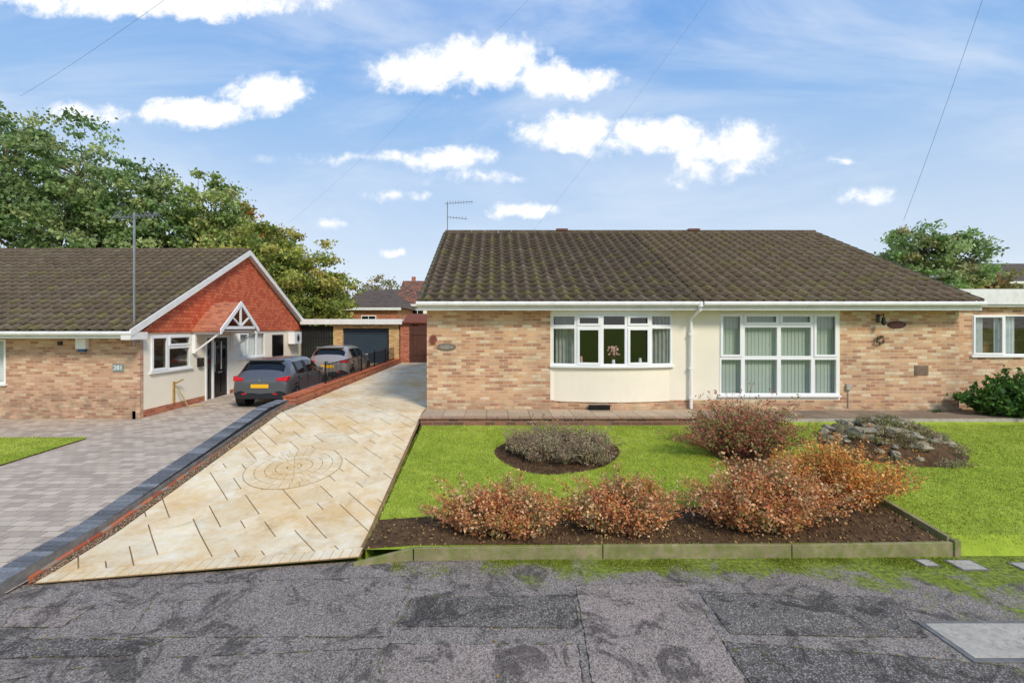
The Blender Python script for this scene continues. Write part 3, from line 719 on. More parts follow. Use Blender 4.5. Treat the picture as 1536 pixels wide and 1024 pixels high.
# ================= garages =================
G=empty('detached_garage'); mb=MB(); TGr=(0,24.0,1,0)
wall(mb,TGr,-8.0,-4.75,.6,2.9,[(-7.55,-5.25,.98,2.72)],0,.25); mb.box(-8.0,-7.9,24.01,29,.6,2.9); mb.box(-4.85,-4.75,24.01,29,.6,2.9); mb.box(-7.9,-4.85,28.9,29,.6,2.9); mb.obj('walls',m_gbrick,G)
mb=MB()
for k in range(21): mb.tube((-7.55,24.2,1.02+k*.082),(-5.25,24.2,1.02+k*.082),.045,n=6)
mb.obj('roller_door',m_roller,G)
mb=MB(); mb.box(-9.55,-4.6,23.72,23.76,2.92,3.18,0); mb.box(-9.55,-4.6,23.76,29.2,2.93,3.15,1); mb.box(-4.6,-4.57,23.76,29.2,2.92,3.18,0); mb.obj('flat_roof',[m_paint,m_lead],G)
F_=empty('timber_fence'); mb=MB()
for k in range(12): mb.box(-9.6+k*.13,-9.48+k*.13,24.05,24.07,.5,2.85)
mb.box(-9.6,-8.05,24.08,24.12,1.0,1.1); mb.box(-9.6,-8.05,24.08,24.12,2.2,2.3); mb.obj('boards',m_rub,F_)
Gt=empty('timber_gate'); mb=MB()
for k in range(8): mb.box(-4.15+k*.14,-4.02+k*.14,24.0,24.03,1.02,2.85)
mb.box(-4.2,-4.1,23.97,24.05,1,2.9); mb.box(-3.05,-2.95,23.97,24.05,1,2.9); mb.box(-4.1,-3.05,23.97,24.0,1.4,1.5); mb.box(-4.1,-3.05,23.97,24.0,2.4,2.5); mb.obj('gate_boards',m_wood,Gt)
O=empty('outbuilding'); mb=MB(); mb.box(-4.7,-4.22,24.05,27,.9,2.95,0); mb.box(-2.93,.5,24.05,27,.9,2.95,0); mb.box(-4.2,-2.95,24.1,27,2.9,2.98,0)
mb.hexa([(-4.6,23.85,2.98),(.6,23.85,2.98),(.6,26,2.98),(-4.6,26,2.98),(-4.6,23.85,3.04),(.6,23.85,3.04),(.6,26,3.5),(-4.6,26,3.5)],1); mb.obj('walls_and_roof',[m_redbrick,simple('rtile','#7e4a38',.9,.3,9,.5,30)],O)
mb=MB(); mb.box(-4.75,-2.6,30,30.1,.6,3.1); mb.obj('garden_fence',m_wood)

def bghouse(name,x0,x1,y0,y1,z0,ze,zr,wallm,roofh,hip=0):
    e=empty(name); mb=MB(); mb.box(x0,x1,y0,y1,z0,ze,0)
    ym=(y0+y1)/2; o=.3
    A=[(x0-o,y0-o,ze),(x1+o,y0-o,ze),(x1+o,y1+o,ze),(x0-o,y1+o,ze)]; r0=(x0-o+hip,ym,zr); r1=(x1+o-hip,ym,zr)
    mb.face([A[0],A[1],r1,r0],1); mb.face([A[2],A[3],r0,r1],1); mb.face([A[1],A[2],r1],1 if hip else 0); mb.face([A[3],A[0],r0],1 if hip else 0)
    mb.box(x0-o,x1+o,y0-o-.03,y0-o-.005,ze-.2,ze,2); w=(x1-x0)
    n=max(1,int(w/3))
    for k in range(n):
        cx_=x0+w*(k+.5)/n
        for zc in ([ze-1.1] if ze-z0<4 else [ze-1.0,ze-3.6]):
            mb.box(cx_-.6,cx_+.6,y0-.05,y0-.005,zc-.5,zc+.5,2); mb.box(cx_-.52,cx_-.03,y0-.07,y0-.05,zc-.42,zc+.42,3); mb.box(cx_+.03,cx_+.52,y0-.07,y0-.05,zc-.42,zc+.42,3)
    mb.obj('house_body',[wallm,roofh,m_paint,m_black],e)
rt=lambda h:brickmat('roof_'+h,['#'+h,'#6a5a4c','#54483e','#'+h],'#3b322b',w=.3,h=.16,ms=.02,bs=.8,dirt=.2)
rA=rt('63564b'); rB=rt('9d6248'); rC=rt('75553f')
bghouse('distant_bungalow',-12.2,-7.6,38,46,.6,4.3,6.0,m_redbrick,rA,hip=1.5)
bghouse('distant_house',-13.6,-9.6,58,66,.6,5.4,7.6,m_redbrick,rC)
bghouse('distant_house',-8.9,-2,45,52,.6,4.9,7.4,m_render,rB)
mb=MB(); mb.box(-8.3,-7.95,48.3,48.7,6.9,7.8); mb.obj('chimney_stack',m_redbrick)
bghouse('distant_house',44.5,58,45,53,.6,7.0,9.2,m_render,rA)
bghouse('distant_bungalow',20,34,34,42,.6,3.2,4.6,m_brick2,rA,hip=2)
aerial('television_aerial',17.9,20,3.4,4.9,.45,None)
bghouse('distant_bungalow',-44,-20,42,50,.6,3.4,5.5,m_brick2,rA,hip=2)

# ================= GRASS & BEDS =================
bed=[(-1.58,5.80),(-1.0,5.88),(5.55,5.95),(5.5,7.0),(5.3,7.6),(4.9,7.9),(5.1,8.9),(5.3,10.3),(4.15,10.35),(3.95,9.2),(4.0,8.2),(3.6,7.3),(3.0,6.85),(1.5,6.60),(0.2,6.70),(-1.55,6.48)]
kid=[(1.14+ (1.05+.12*math.sin(2*t+1)+.06*math.sin(3*t))*math.cos(t),8.85+(.95+.08*math.sin(3*t+2))*math.sin(t)) for t in np.linspace(0,2*math.pi,40,endpoint=False)]
rock=[(7.45+1.2*math.cos(t)*(1+.08*math.sin(3*t)),9.15+.95*math.sin(t)) for t in np.linspace(0,2*math.pi,30,endpoint=False)]
mb=MB()
z61=float(zl(6.12))
mb.face([(-1.55,5.8,float(zl(5.8))),(5.6,5.93,float(zl(5.93))),(5.6,10.4,.68),(-1.55,10.4,.68)])
mb.face([(5.6,6.12,z61),(14.5,6.12,z61),(14.5,10.4,.68),(5.6,10.4,.68)]); mb.face([(5.64,5.9,.004),(14.5,5.94,.004),(14.5,6.12,z61),(5.64,6.12,z61)])
mb.face([(4.7,10.4,.68),(14.5,10.4,.68),(14.5,10.6,.74),(4.7,10.6,.74)])
mb.face([(-1.55,5.8,-.02),(-1.55,5.8,.13),(-1.55,10.4,.68),(-1.55,10.4,0)])
mb.face([(14.5,5.96,.02),(30,5.96,.02),(30,12.3,.72),(14.5,12.3,.72)])
mb.obj('lawn',m_grass)
mb=MB(); mb.face([(-24,5.05,.05),(-9.35,5.05,.05),(-9.35,11.1,.26),(-24,11.1,.26)]); mb.obj('neighbour_lawn',m_grass)
mb=MB(); mb.face([(x,y,float(zl(y))+.006) for x,y in bed]); mb.face([(x,y,float(zl(y))+.006) for x,y in kid]); mb.obj('flower_bed_soil',m_soil)
def grass(name,poly,excl,zf,dens,hgt,pal):
    x0=min(p[0] for p in poly);x1=max(p[0] for p in poly);y0=min(p[1] for p in poly);y1=max(p[1] for p in poly)
    n=int((x1-x0)*(y1-y0)*dens); x=rng.uniform(x0,x1,n);y=rng.uniform(y0,y1,n); k=inpoly(x,y,poly)
    for e in excl: k&=~inpoly(x,y,e)
    x=x[k];y=y[k];n=len(x)
    pt=np.sin(x*1.9+np.sin(y*2.3))*np.sin(y*1.7+x*.6)+.6*np.sin(x*5.1+y*3.3)*np.sin(y*6.2-x*2.1)+.5*np.sin(x*13+y*9+np.sin(y*4))*np.sin(y*15-x*7+np.sin(x*5))
    z=zf(y)
    if name=='lawn_grass': z=np.where((x>5.62)&(y<6.12),np.maximum(0,(y-5.92)/.20)*z61,z)
    a=rng.uniform(0,6.28,n); h=hgt*rng.uniform(.5,1.3,n)*(1+.25*pt); w=.0045*rng.uniform(.7,1.5,n)
    lx=rng.normal(0,.4,n)*h;ly=rng.normal(0,.4,n)*h
    V=np.zeros((n,3,3)); V[:,0]=np.stack([x-w*np.cos(a),y-w*np.sin(a),z-.003],1);V[:,1]=np.stack([x+w*np.cos(a),y+w*np.sin(a),z-.003],1);V[:,2]=np.stack([x+lx,y+ly,z+h],1)
    pal=np.array([C(p)[:3] for p in pal]); ci=np.clip(rng.integers(0,len(pal),n)+(pt>.5)*1-(pt<-.6)*1,0,len(pal)-1); patch_=1.0+.26*pt+rng.uniform(-.15,.15,n)
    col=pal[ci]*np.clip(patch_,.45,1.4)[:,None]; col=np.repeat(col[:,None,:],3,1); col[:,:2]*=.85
    npmesh(name,V.reshape(-1,3),np.arange(3*n).reshape(-1,3),col.reshape(-1,3),m_grassb)
GP=['#7f9132','#90a03a','#a2ae40','#b0b948','#bcc056','#cbca74']
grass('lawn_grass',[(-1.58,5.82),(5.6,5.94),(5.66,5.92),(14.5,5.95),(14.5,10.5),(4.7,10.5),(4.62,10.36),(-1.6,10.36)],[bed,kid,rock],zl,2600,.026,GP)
grass('neighbour_lawn_grass',[(-14,7),(-9.33,7),(-9.33,11.12),(-14,11.12)],[],lerpf([(5.05,.05),(11.1,.26)]),1500,.035,GP)
n=26000; x=rng.uniform(-1.2,6.5,n); y=5.80-np.abs(rng.normal(0,.14,n))+.012*x; k=(np.sin(x*4)+np.sin(x*9.3+1)+np.sin(x*1.7+y*12)+rng.normal(0,.7,n))>.4; x=x[k];y=y[k]; n=len(x)
V=np.zeros((n,3,3)); h=rng.uniform(.004,.018,n); a=rng.uniform(0,6.3,n); w=.007
V[:,0]=np.stack([x-w*np.cos(a),y-w*np.sin(a),0*x],1);V[:,1]=np.stack([x+w*np.cos(a),y+w*np.sin(a),0*x],1);V[:,2]=np.stack([x+rng.normal(0,.006,n),y+rng.normal(0,.006,n),h],1)
col=np.repeat((np.array(C('#949e34')[:3])*rng.uniform(.5,1.2,(n,1)))[:,None,:],3,1)
npmesh('pavement_moss',V.reshape(-1,3),np.arange(3*n).reshape(-1,3),col.reshape(-1,3),m_grassb)
def clods(name,poly,n,s0,s1,zf,mat,pal):
    x0=min(p[0] for p in poly);x1=max(p[0] for p in poly);y0=min(p[1] for p in poly);y1=max(p[1] for p in poly)
    x=rng.uniform(x0,x1,n);y=rng.uniform(y0,y1,n); k=inpoly(x,y,poly); x=x[k];y=y[k];n=len(x); z=zf(y)
    s=rng.uniform(s0,s1,n); D=np.array([[1,0,0],[0,1,0],[-1,0,0],[0,-1,0],[0,0,.8],[0,0,-.6]])
    V=np.stack([x,y,z],1)[:,None,:]+D[None]*(s[:,None,None]*rng.uniform(.5,1.3,(n,6,1)))+rng.normal(0,1,(n,6,3))*s[:,None,None]*.2
    T=np.array([[0,1,4],[1,2,4],[2,3,4],[3,0,4],[1,0,5],[2,1,5],[3,2,5],[0,3,5]])
    F=(np.arange(n)*6)[:,None,None]+T[None]; pal=np.array([C(p)[:3] for p in pal]); col=np.repeat(pal[rng.integers(0,len(pal),n)][:,None,:],6,1)
    return npmesh(name,V.reshape(-1,3),F.reshape(-1,3),col.reshape(-1,3),mat)
clods('soil_clods',bed,10000,.008,.03,lambda y:zl(y)+.008,m_vblock,['#5a4632','#6c553c','#4a3828','#7b6346','#9a8050'])
clods('soil_clods',kid,2500,.008,.025,lambda y:zl(y)+.008,m_vblock,['#5a4632','#6c553c','#4a3828'])
clods('gravel',[(-5.06,5.3),(-4.97,5.3),(-4.87,12),(-5.06,12)],12000,.006,.016,lambda y:zd(y)+.015,m_vblock,['#9a7a65','#6a4f40','#b09a86','#7b5c4a','#5a6238'])

te=empty('timber_edging')
def plank(a,b,h0,h1,th=.05):
    a=np.array(a);b=np.array(b);d=(b-a)/np.linalg.norm(b-a);n_=np.array([-d[1],d[0]])*th
    mb=MB(); mb.hexa([(*a,-.03),(*b,-.03),(*(b+n_),-.03),(*(a+n_),-.03),(*a,h0),(*b,h1),(*(b+n_),h1),(*(a+n_),h0)]); mb.obj('sleeper',m_timber,te,bevel=.008)
plank((-1.66,5.66),(-.98,5.79),.03,.15); plank((-.97,5.79),(1.3,5.83),.15,.16); plank((1.31,5.83),(3.6,5.86),.165,.16); plank((3.61,5.86),(5.62,5.90),.155,.17)
mb=MB(); mb.hexa([(5.57,5.95,0),(5.63,5.95,0),(5.58,7.3,.1),(5.52,7.3,.1),(5.57,5.95,.22),(5.63,5.95,.22),(5.58,7.3,.40),(5.52,7.3,.40)]); mb.obj('return_board',m_timber,te)
mb=MB(); mb.box(5.6,5.68,5.88,5.96,-.05,.2); mb.obj('post',m_timber,te,bevel=.008)

# ================= SHRUBS =================
def quads(P,s,rngn,elong=1.6):
    n=len(P); a=rng.normal(0,1,(n,3)); a/=np.linalg.norm(a,axis=1)[:,None]; b=rng.normal(0,1,(n,3)); b-=a*(a*b).sum(1)[:,None]; b/=np.linalg.norm(b,axis=1)[:,None]
    s=s[:,None]; V=np.stack([P-a*s*elong*.5,P+b*s*.5,P+a*s*elong*.5,P-b*s*.5],1); return V
def shrub(name,x,y,z,rx,ry,h,ns,nl,ls,pal,twig='#8a6a50',ragged=.2):
    e=empty(name)
    P=[];mb=MB(); ph=rng.uniform(0,6,4)
    for k in range(ns):
        t=rng.uniform(0,6.283); r=math.sqrt(rng.uniform(0,1)); el=math.sqrt(max(0,1-r*r*.8))
        f=1+rng.normal(0,ragged*.45); 
        lump=1+.16*math.sin(3*t+ph[0])+.12*math.sin(5*t+ph[1]); lz=1+.12*math.sin(4*t+ph[2])+.10*math.sin(7*t+ph[3])
        tip=np.array([x+rx*r*math.cos(t)*f*lump,y+ry*r*math.sin(t)*f*lump,z+h*(el*.95+.02)*f*lz*rng.uniform(.7,1.08)])
        base=np.array([x+rx*.35*r*math.cos(t),y+ry*.35*r*math.sin(t),z-.02]); ctl=(base+tip)/2+np.array([0,0,h*.12])
        pr=None
        for q in range(6):
            s=q/5; p=base*(1-s)**2+2*ctl*s*(1-s)+tip*s*s
            if pr is not None: mb.tube(pr,p,.004*(1.3-s)+.001,n=3,cap=False)
            pr=p
        m_=nl//ns; s=rng.uniform(.12,1.0,m_)**.8; pts=base*(1-s[:,None])**2+2*ctl*(s*(1-s))[:,None]+tip*(s**2)[:,None]
        P.append(pts+rng.normal(0,.018+.022*rx,(m_,3))*(1.25-s[:,None]*.5))
    mb.obj('twigs',simple('twig_'+twig[1:],twig,.9,.2,10),e)
    P=np.concatenate(P); P=P[P[:,2]>z+.01]; n=len(P); V=quads(P,ls*rng.uniform(.6,1.4,n),rng)
    pal=np.array([C(p)[:3] for p in pal])
    g=np.sin(P[:,0]*9+P[:,2]*7)+np.sin(P[:,1]*11-P[:,2]*5)+rng.normal(0,1.0,n); idx=np.clip(((g+3)/6*len(pal)).astype(int),0,len(pal)-1)
    c=pal[idx]*rng.uniform(.75,1.35,(n,1))
    npmesh('leaves',V.reshape(-1,3),np.arange(4*n).reshape(-1,4),np.repeat(c[:,None,:],4,1).reshape(-1,3),m_leaf,e)
ORG=['#a09a54','#c4804e','#d89858','#e6b482','#cc7c50','#e8c498','#b89c60','#8f8c50']
ORG2=['#b8a050','#d89448','#eaac58','#dc8c48','#ecc478','#c88048','#9a9450']
RED=['#7f9048','#a09a5a','#b86858','#c47864','#8f9a54','#a45c50','#c0ae7c']
shrub('berberis_shrub',.08,6.18,.14,.86,.38,.68,300,13500,.024,ORG,ragged=.3)
shrub('berberis_shrub',1.66,6.22,.14,.84,.40,.76,300,13500,.024,ORG,ragged=.3)
shrub('berberis_shrub',3.50,6.30,.16,1.10,.48,.86,380,18000,.024,ORG,ragged=.3)
shrub('berberis_shrub',4.80,6.95,.24,1.05,.62,.90,360,17000,.024,ORG2,ragged=.3)
shrub('red_leaved_shrub',4.5,8.8,.48,1.15,.75,.95,360,14000,.026,RED,ragged=.3)
for i,(xx,yy_,r_) in enumerate([(.5,8.85,.4),(1.0,9.2,.5),(1.5,9.05,.46),(1.85,8.8,.35),(1.2,8.45,.46),(.75,8.5,.38),(1.65,8.35,.4)]):
    shrub('heather_plant',xx,yy_,float(zl(yy_)),r_,r_*.85,.46,110,2900,.020,['#98986a','#b09e78','#b89488','#8a9058','#c4b88e'],twig='#9b8570',ragged=.4)
shrub('laurel_shrub',11.6,10.9,.75,1.0,.55,.92,200,7500,.065,['#4a6c2f','#5c8036','#406029','#6e943e'],ragged=.15)
shrub('small_shrub',10.3,11.3,.76,.15,.12,.1,20,300,.025,['#3f5a26'])
RK=empty('rockery'); V=[];F=[];nr,na=9,36
rh=lambda r:.46*(1-r**1.7)
for i in range(nr):
    for j in range(na):
        r=i/(nr-1); t=2*math.pi*j/na; hh=rh(r)+.05*math.sin(5*t+9*r)*(1-r)+rng.normal(0,.02)*(r<1)
        x=7.45+1.2*r*math.cos(t);y=9.15+.95*r*math.sin(t); V.append((x,y,float(zl(y))+hh))
for i in range(nr-1):
    for j in range(na): F.append((i*na+j,(i+1)*na+j,(i+1)*na+(j+1)%na,i*na+(j+1)%na))
npmesh('mound',V,F,None,m_soil,RK,True)
def rocks(name,lst,parent,mat):
    bm=bmesh.new()
    for (x,y,z,s) in lst:
        r=bmesh.ops.create_icosphere(bm,subdivisions=2,radius=1)
        ph=[random.uniform(0,6) for _ in range(3)]; sc=(s*random.uniform(.8,1.7),s*random.uniform(.7,1.1),s*random.uniform(.5,.8)); a=random.uniform(0,3)
        for v in r['verts']:
            c=v.co; k=1+.25*math.sin(3*c.x+ph[0])*math.cos(4*c.y+ph[1])+.15*math.sin(5*c.z+ph[2])+random.uniform(-.09,.09)
            q=Vector((c.x*sc[0]*k,c.y*sc[1]*k,c.z*sc[2]*k)); v.co=Vector((x+q.x*math.cos(a)-q.y*math.sin(a),y+q.x*math.sin(a)+q.y*math.cos(a),z+q.z))
    me=bpy.data.meshes.new(name); bm.to_mesh(me); me.materials.append(mat); o=bpy.data.objects.new(name,me); S.collection.objects.link(o); o.parent=parent
lst=[]
for k in range(70):
    t=random.uniform(0,6.28); r=math.sqrt(random.random())*.95; x=7.45+1.15*r*math.cos(t);y=9.15+.9*r*math.sin(t); lst.append((x,y,float(zl(y))+rh(r)+.03,random.uniform(.05,.15)))
rocks('rocks',lst,RK,m_stone)
for k in range(60):
    t=random.uniform(0,6.28); r=.05+1.0*random.random(); x=7.45+1.15*r*math.cos(t);y=9.15+.9*r*math.sin(t)
    shrub('rockery_plant',x,y,float(zl(y))+rh(min(r,1))-.02,.22,.2,.12,26,520,.017,['#7f8a50','#a8a468','#b49c80','#6e803e','#a07e66'],twig='#9b8a70',ragged=.4)
n=520; x=rng.uniform(-5,9,n); y=rng.uniform(3.6,10.2,n); keep=(y<5.6)|(x>-1.5); x=x[keep];y=y[keep]; z=np.where(y<5.8,.012,zl(y)+.03); n=len(x)
P_=np.stack([x,y,z],1); V=np.zeros((n,4,3)); a=rng.uniform(0,6.3,n); s=rng.uniform(.006,.016,n)
for k,(da,f) in enumerate(((0,1),(1.57,.6),(3.14,1),(4.71,.6))): V[:,k]=P_+np.stack([np.cos(a+da)*s*f,np.sin(a+da)*s*f,rng.uniform(0,.01,n)],1)
pal=np.array([C(p)[:3] for p in ['#b98a3a','#8a5a2c','#c9a24a','#6b4526']]); col=np.repeat(pal[rng.integers(0,4,n)][:,None,:],4,1)
npmesh('fallen_leaves',V.reshape(-1,3),np.arange(4*n).reshape(-1,4),col.reshape(-1,3),m_leaf)

# ================= TREES =================
def tree(name,x,y,z,trunk_h,ell,nclu,nleaf,ls,pal,cs=.9,tr=.35):
    e=empty(name); mb=MB()
    w=np.array([l[3]*l[4]*l[5] for l in ell]); w=w/w.sum(); K=[]
    for k in range(nclu):
        l=ell[rng.choice(len(ell),p=w)]; v=rng.normal(0,1,3); v/=np.linalg.norm(v); r=rng.uniform(.2,1.1)**.5
        K.append(np.array([l[0]+v[0]*l[3]*r,l[1]+v[1]*l[4]*r,l[2]+v[2]*l[5]*r]))
    top=np.array([x,y,z+trunk_h]); mb.tube((x,y,z-.2),top,tr,tr*.65,n=10,cap=False)
    for l in ell:
        c=np.array(l[:3],float); mb.tube(top,c,tr*.5,tr*.22,n=6,cap=False)
        near=[k for k in K if np.linalg.norm((k-c)/np.array(l[3:6]))<1.1][:40]
        for k in near:
            md=(c*.5+k*.5)+rng.normal(0,.35,3); mb.tube(c,md,tr*.16,tr*.08,n=4,cap=False); mb.tube(md,k,tr*.08,tr*.02,n=3,cap=False)
    mb.obj('trunk_and_limbs',m_bark,e)
    K=np.array(K); m_=nleaf//nclu
    sz=cs*rng.uniform(.5,1.3,(nclu,1,1)); off=rng.normal(0,.5,(nclu,m_,3))*sz*np.array([1,1,.55]); P=(K[:,None,:]+off).reshape(-1,3); n=len(P)
    V=quads(P,ls*rng.uniform(.5,1.4,n),rng,1.5)
    pal=np.array([C(p)[:3] for p in pal]); ci=np.repeat(rng.integers(0,len(pal),nclu),m_)
    shade=np.repeat(rng.uniform(.8,1.2,nclu),m_)*rng.uniform(.75,1.3,n)
    c=pal[ci]*np.clip(shade,.3,1.7)[:,None]
    npmesh('leaves',V.reshape(-1,3),np.arange(4*n).reshape(-1,4),np.repeat(c[:,None,:],4,1).reshape(-1,3),m_leaf,e)
GR=['#839a62','#768f58','#90a56a','#9eae74','#6c8450','#aab478']
tree('ash_tree',-33,36,.6,6,[(-36.5,36,15.2,4.2,4,4.2),(-34,36,10.5,4.6,4,4.4),(-31,36,14.0,3.6,3.3,4.2),(-30,37,9,4,3.5,4),(-38,36,10,4.6,4,4.6)],420,38000,.19,GR,.85)
tree('ash_tree',-26,37,.6,5,[(-27,37,12.0,3.2,3,4.0),(-25,37,9.5,3.0,3,3.6),(-28,37,8,3.3,3,3.8)],250,24000,.19,GR,.8)
tree('sycamore_tree',-22,38,.6,5,[(-22.2,38,11.2,2.7,2.6,3.6),(-20.8,38,8.4,2.8,2.6,3.2),(-23.4,38,7.5,3,2.6,3)],210,19000,.19,['#8c9e58','#98aa60','#a4b268','#7e9050','#b8b470'],.8)
tree('beech_tree',-21.5,43,.6,5,[(-22.6,43,10.6,2.2,2.2,3.0),(-20.6,43,9.2,2.4,2.4,2.8)],90,8500,.2,['#c4a04c','#b09c50','#c8984c','#98984e','#8c9a50'],.8)
tree('hornbeam_tree',-14.2,31,.6,2.5,[(-14.6,31,6.3,2.9,2.6,3.0),(-12.4,31,5.7,2.5,2.6,2.8),(-16.6,31,5.3,2.4,2.2,2.8),(-10.9,31,4.3,1.8,2,2.3),(-13,31,3.3,3.6,2.5,2)],330,42000,.14,['#a0a44e','#aaac54','#8e984a','#b8b05a','#b4a858','#808c42'],.6,.25)
tree('ornamental_tree',26,28.5,.6,3.5,[(25.3,28.5,7.2,2.1,1.8,1.6),(27.2,28.5,6.6,1.9,1.8,1.7),(25.6,28.5,5.3,1.9,1.7,1.5),(24.2,28.5,6.0,1.2,1.2,1.0)],150,22000,.13,['#90a868','#9eb274','#80985c','#b0bc84','#a8a070'],.55,.2)
tree('ornamental_tree',33,32,.6,2,[(33,32,5,1.8,1.6,1.5)],40,3000,.16,['#a88a5a','#9a9258','#8b7a54'],.6,.15)
tree('distant_tree',-17.5,75,.6,4,[(-17.5,75,7.5,3.4,3,3.3)],70,2600,.22,['#9a8a68','#aa9a70','#8b8a60'],1.0,.3)
tree('distant_tree',-21.5,70,.6,3,[(-22,70,7,3,3,2.6),(-25,70,6,3,3,2.6)],60,5500,.3,['#8a9a54','#aa9a54','#9aaa60'],1.0,.3)
tree('hedge_tree',-41,34,.6,3,[(-42,34,6,4,3,5),(-36,35,4.5,4,3,3.5),(-30,36,4,4,3,3.3),(-24,36,4,4,3,3.2)],160,16000,.24,['#56703a','#4d6733','#64823f'],1.1,.2)

# ================= CARS =================
def paintmat(name,hexc):
    m,t,b,pos=newmat(name); b.inputs['Base Color'].default_value=C(hexc); b.inputs['Metallic'].default_value=.5
    b.inputs['Coat Weight'].default_value=.8; b.inputs['Coat Roughness'].default_value=.05
    n=t.noise(pos,400,2); t.l.new(t.mapr(n,.3,.7,.28,.42),b.inputs['Roughness']); return m
m_tint=simple('car_glass','#0e1214',.04,.1,2); m_red=simple('tail_lamp','#c8161c',.15,.1,5); m_yel=simple('number_plate','#f2b81c',.4,.03,5)
m_alloy=simple('alloy','#9b9da0',.3,.1,8,metal=.8); m_trim=simple('car_trim','#1c1d1f',.6,.1,8)
def car(name,cx,y0,z0,paint,sc=1.0):
    e=empty(name); 
    st=[(0.0,.40,.70,.76,.68,.80,.60),(.03,.30,.80,.86,.76,.92,.64),(.10,.25,.85,.94,.81,1.02,.63),(.16,.23,.865,.95,.83,1.10,.61),(.40,.21,.875,.95,.845,1.40,.575),(.48,.21,.875,.95,.85,1.445,.58),
        (.78,.21,.875,.945,.85,1.475,.60),(.84,.21,.875,.94,.85,1.48,.60),(1.5,.21,.875,.925,.85,1.49,.61),(1.6,.21,.875,.92,.85,1.49,.61),(2.3,.21,.87,.905,.85,1.46,.60),(2.55,.21,.87,.90,.845,1.40,.58),
        (3.12,.21,.865,.885,.83,1.02,.66),(3.3,.21,.86,.86,.82,.95,.66),(3.7,.24,.84,.78,.79,.84,.62),(3.92,.28,.78,.68,.70,.74,.55),(4.0,.36,.62,.60,.56,.64,.45)]
    mb=MB(); rings=[]
    for (y,zb,w,zt,wb,zr,wr) in st:
        h=[(0,zb),(w*.9,zb),(w,zb+.12),(w*1.005,(zb+zt)/2+.03),(wb,zt),(wr+.035,zr-.07 if zr-zt>.15 else zt+(zr-zt)*.5),(wr*.85,zr-.01),(0,zr+.012)]
        ring=[(cx+x,y0+y*sc,z0+z*sc) for x,z in h]+[(cx-x,y0+y*sc,z0+z*sc) for x,z in reversed(h[1:-1])]
        rings.append(len(mb.v)); mb.v+=ring
    n=14
    for k in range(len(st)-1):
        for q in range(n):
            a,b=rings[k],rings[k+1]; q2=(q+1)%n
            mat=0; ys=st[k][0]
            side=q in (4,9); topf=q in (5,6,7,8)
            if side and ys in (.84,1.6,2.3): mat=1
            if side and ys in (.78,1.5): mat=2
            if topf and ys in (.16,2.55): mat=1
            if q in (0,13): mat=2
            if q in (1,12): mat=2 if ys<.05 or .1<ys<3.5 else 0
            mb.f.append((a+q,a+q2,b+q2,b+q)); mb.m.append(mat)
    mb.f.append(tuple(rings[0]+q for q in reversed(range(n)))); mb.m.append(0); mb.f.append(tuple(rings[-1]+q for q in range(n))); mb.m.append(0)
    o=mb.obj('body_shell',[paint,m_tint,m_trim],e,True); s=o.modifiers.new('s','SUBSURF'); s.levels=2; s.render_levels=2
    X=lambda x:cx+x; Y=lambda y:y0+y*sc; Z=lambda z:z0+z*sc
    mb=MB(); mb.box(X(-.27),X(.27),Y(-.012),Y(.03),Z(.60),Z(.715),0); mb.obj('number_plate',m_yel,e,bevel=.004)
    mb=MB()
    for sgn in (-1,1):
        pin,pout=X(sgn*.50),X(sgn*.83)
        q=[(pin,Y(-.03),Z(.82)),(pout,Y(.02),Z(.80)),(pout,Y(.24),Z(.84)),(pin,Y(.24),Z(.84)),(pin,Y(.0),Z(.90)),(pout,Y(.05),Z(.96)),(pout,Y(.28),Z(.96)),(pin,Y(.26),Z(.92))]
        if sgn<0: q=[q[1],q[0],q[3],q[2],q[5],q[4],q[7],q[6]]
        mb.hexa(q,0)
    mb.obj('tail_lamps',m_red,e,bevel=.02)
    mb=MB()
    mb.box(X(-.72),X(.72),Y(-.02),Y(.12),Z(.27),Z(.42),0); mb.box(X(-.55),X(-.40),Y(-.03),Y(0),Z(.40),Z(.44),1); mb.box(X(.40),X(.55),Y(-.03),Y(0),Z(.40),Z(.44),1)
    mb.obj('lower_bumper',[m_trim,m_red],e,bevel=.03)
    mb=MB(); mb.box(X(-.56),X(.56),Y(.30),Y(.50),Z(1.405),Z(1.445),0); mb.obj('roof_spoiler',paint,e,bevel=.015)
    mb=MB(); n_=14; pts=[(X(.05*math.cos(2*math.pi*k/n_)),Z(.835+.05*math.sin(2*math.pi*k/n_))) for k in range(n_)]; mb.face([(p[0],Y(-.004),p[1]) for p in pts]); mb.tube((X(0),Y(.15),Z(1.06)),(X(.32),Y(.17),Z(1.10)),.009,n=5); mb.tube((X(.3),Y(2.2),Z(1.45)),(X(.3),Y(2.1),Z(1.6)),.004,n=4)
    mb.obj('badge_and_wiper',m_alloy,e)
    for sgn in (-1,1):
        for yy in (.62,3.18):
            mb=MB()
            mb.tube((X(sgn*.60),Y(yy),Z(.33)),(X(sgn*.872),Y(yy),Z(.33)),.385*sc,n=28,mat=3)
            mb.tube((X(sgn*.66),Y(yy),Z(.31)),(X(sgn*.885),Y(yy),Z(.31)),.31*sc,n=28,mat=0)
            mb.tube((X(sgn*.8),Y(yy),Z(.31)),(X(sgn*.888),Y(yy),Z(.31)),.215*sc,n=24,mat=2)
            for k in range(5):
                t=k*2*math.pi/5+.3; mb.tube((X(sgn*.888),Y(yy),Z(.31)),(X(sgn*.888),Y(yy+.2*math.cos(t)),Z(.31+.2*math.sin(t))),.028,.02,n=6,mat=1)
            mb.tube((X(sgn*.87),Y(yy),Z(.31)),(X(sgn*.9),Y(yy),Z(.31)),.05,n=10,mat=1)
            mb.obj('wheel',[m_rub,m_alloy,m_trim,m_trim],e)
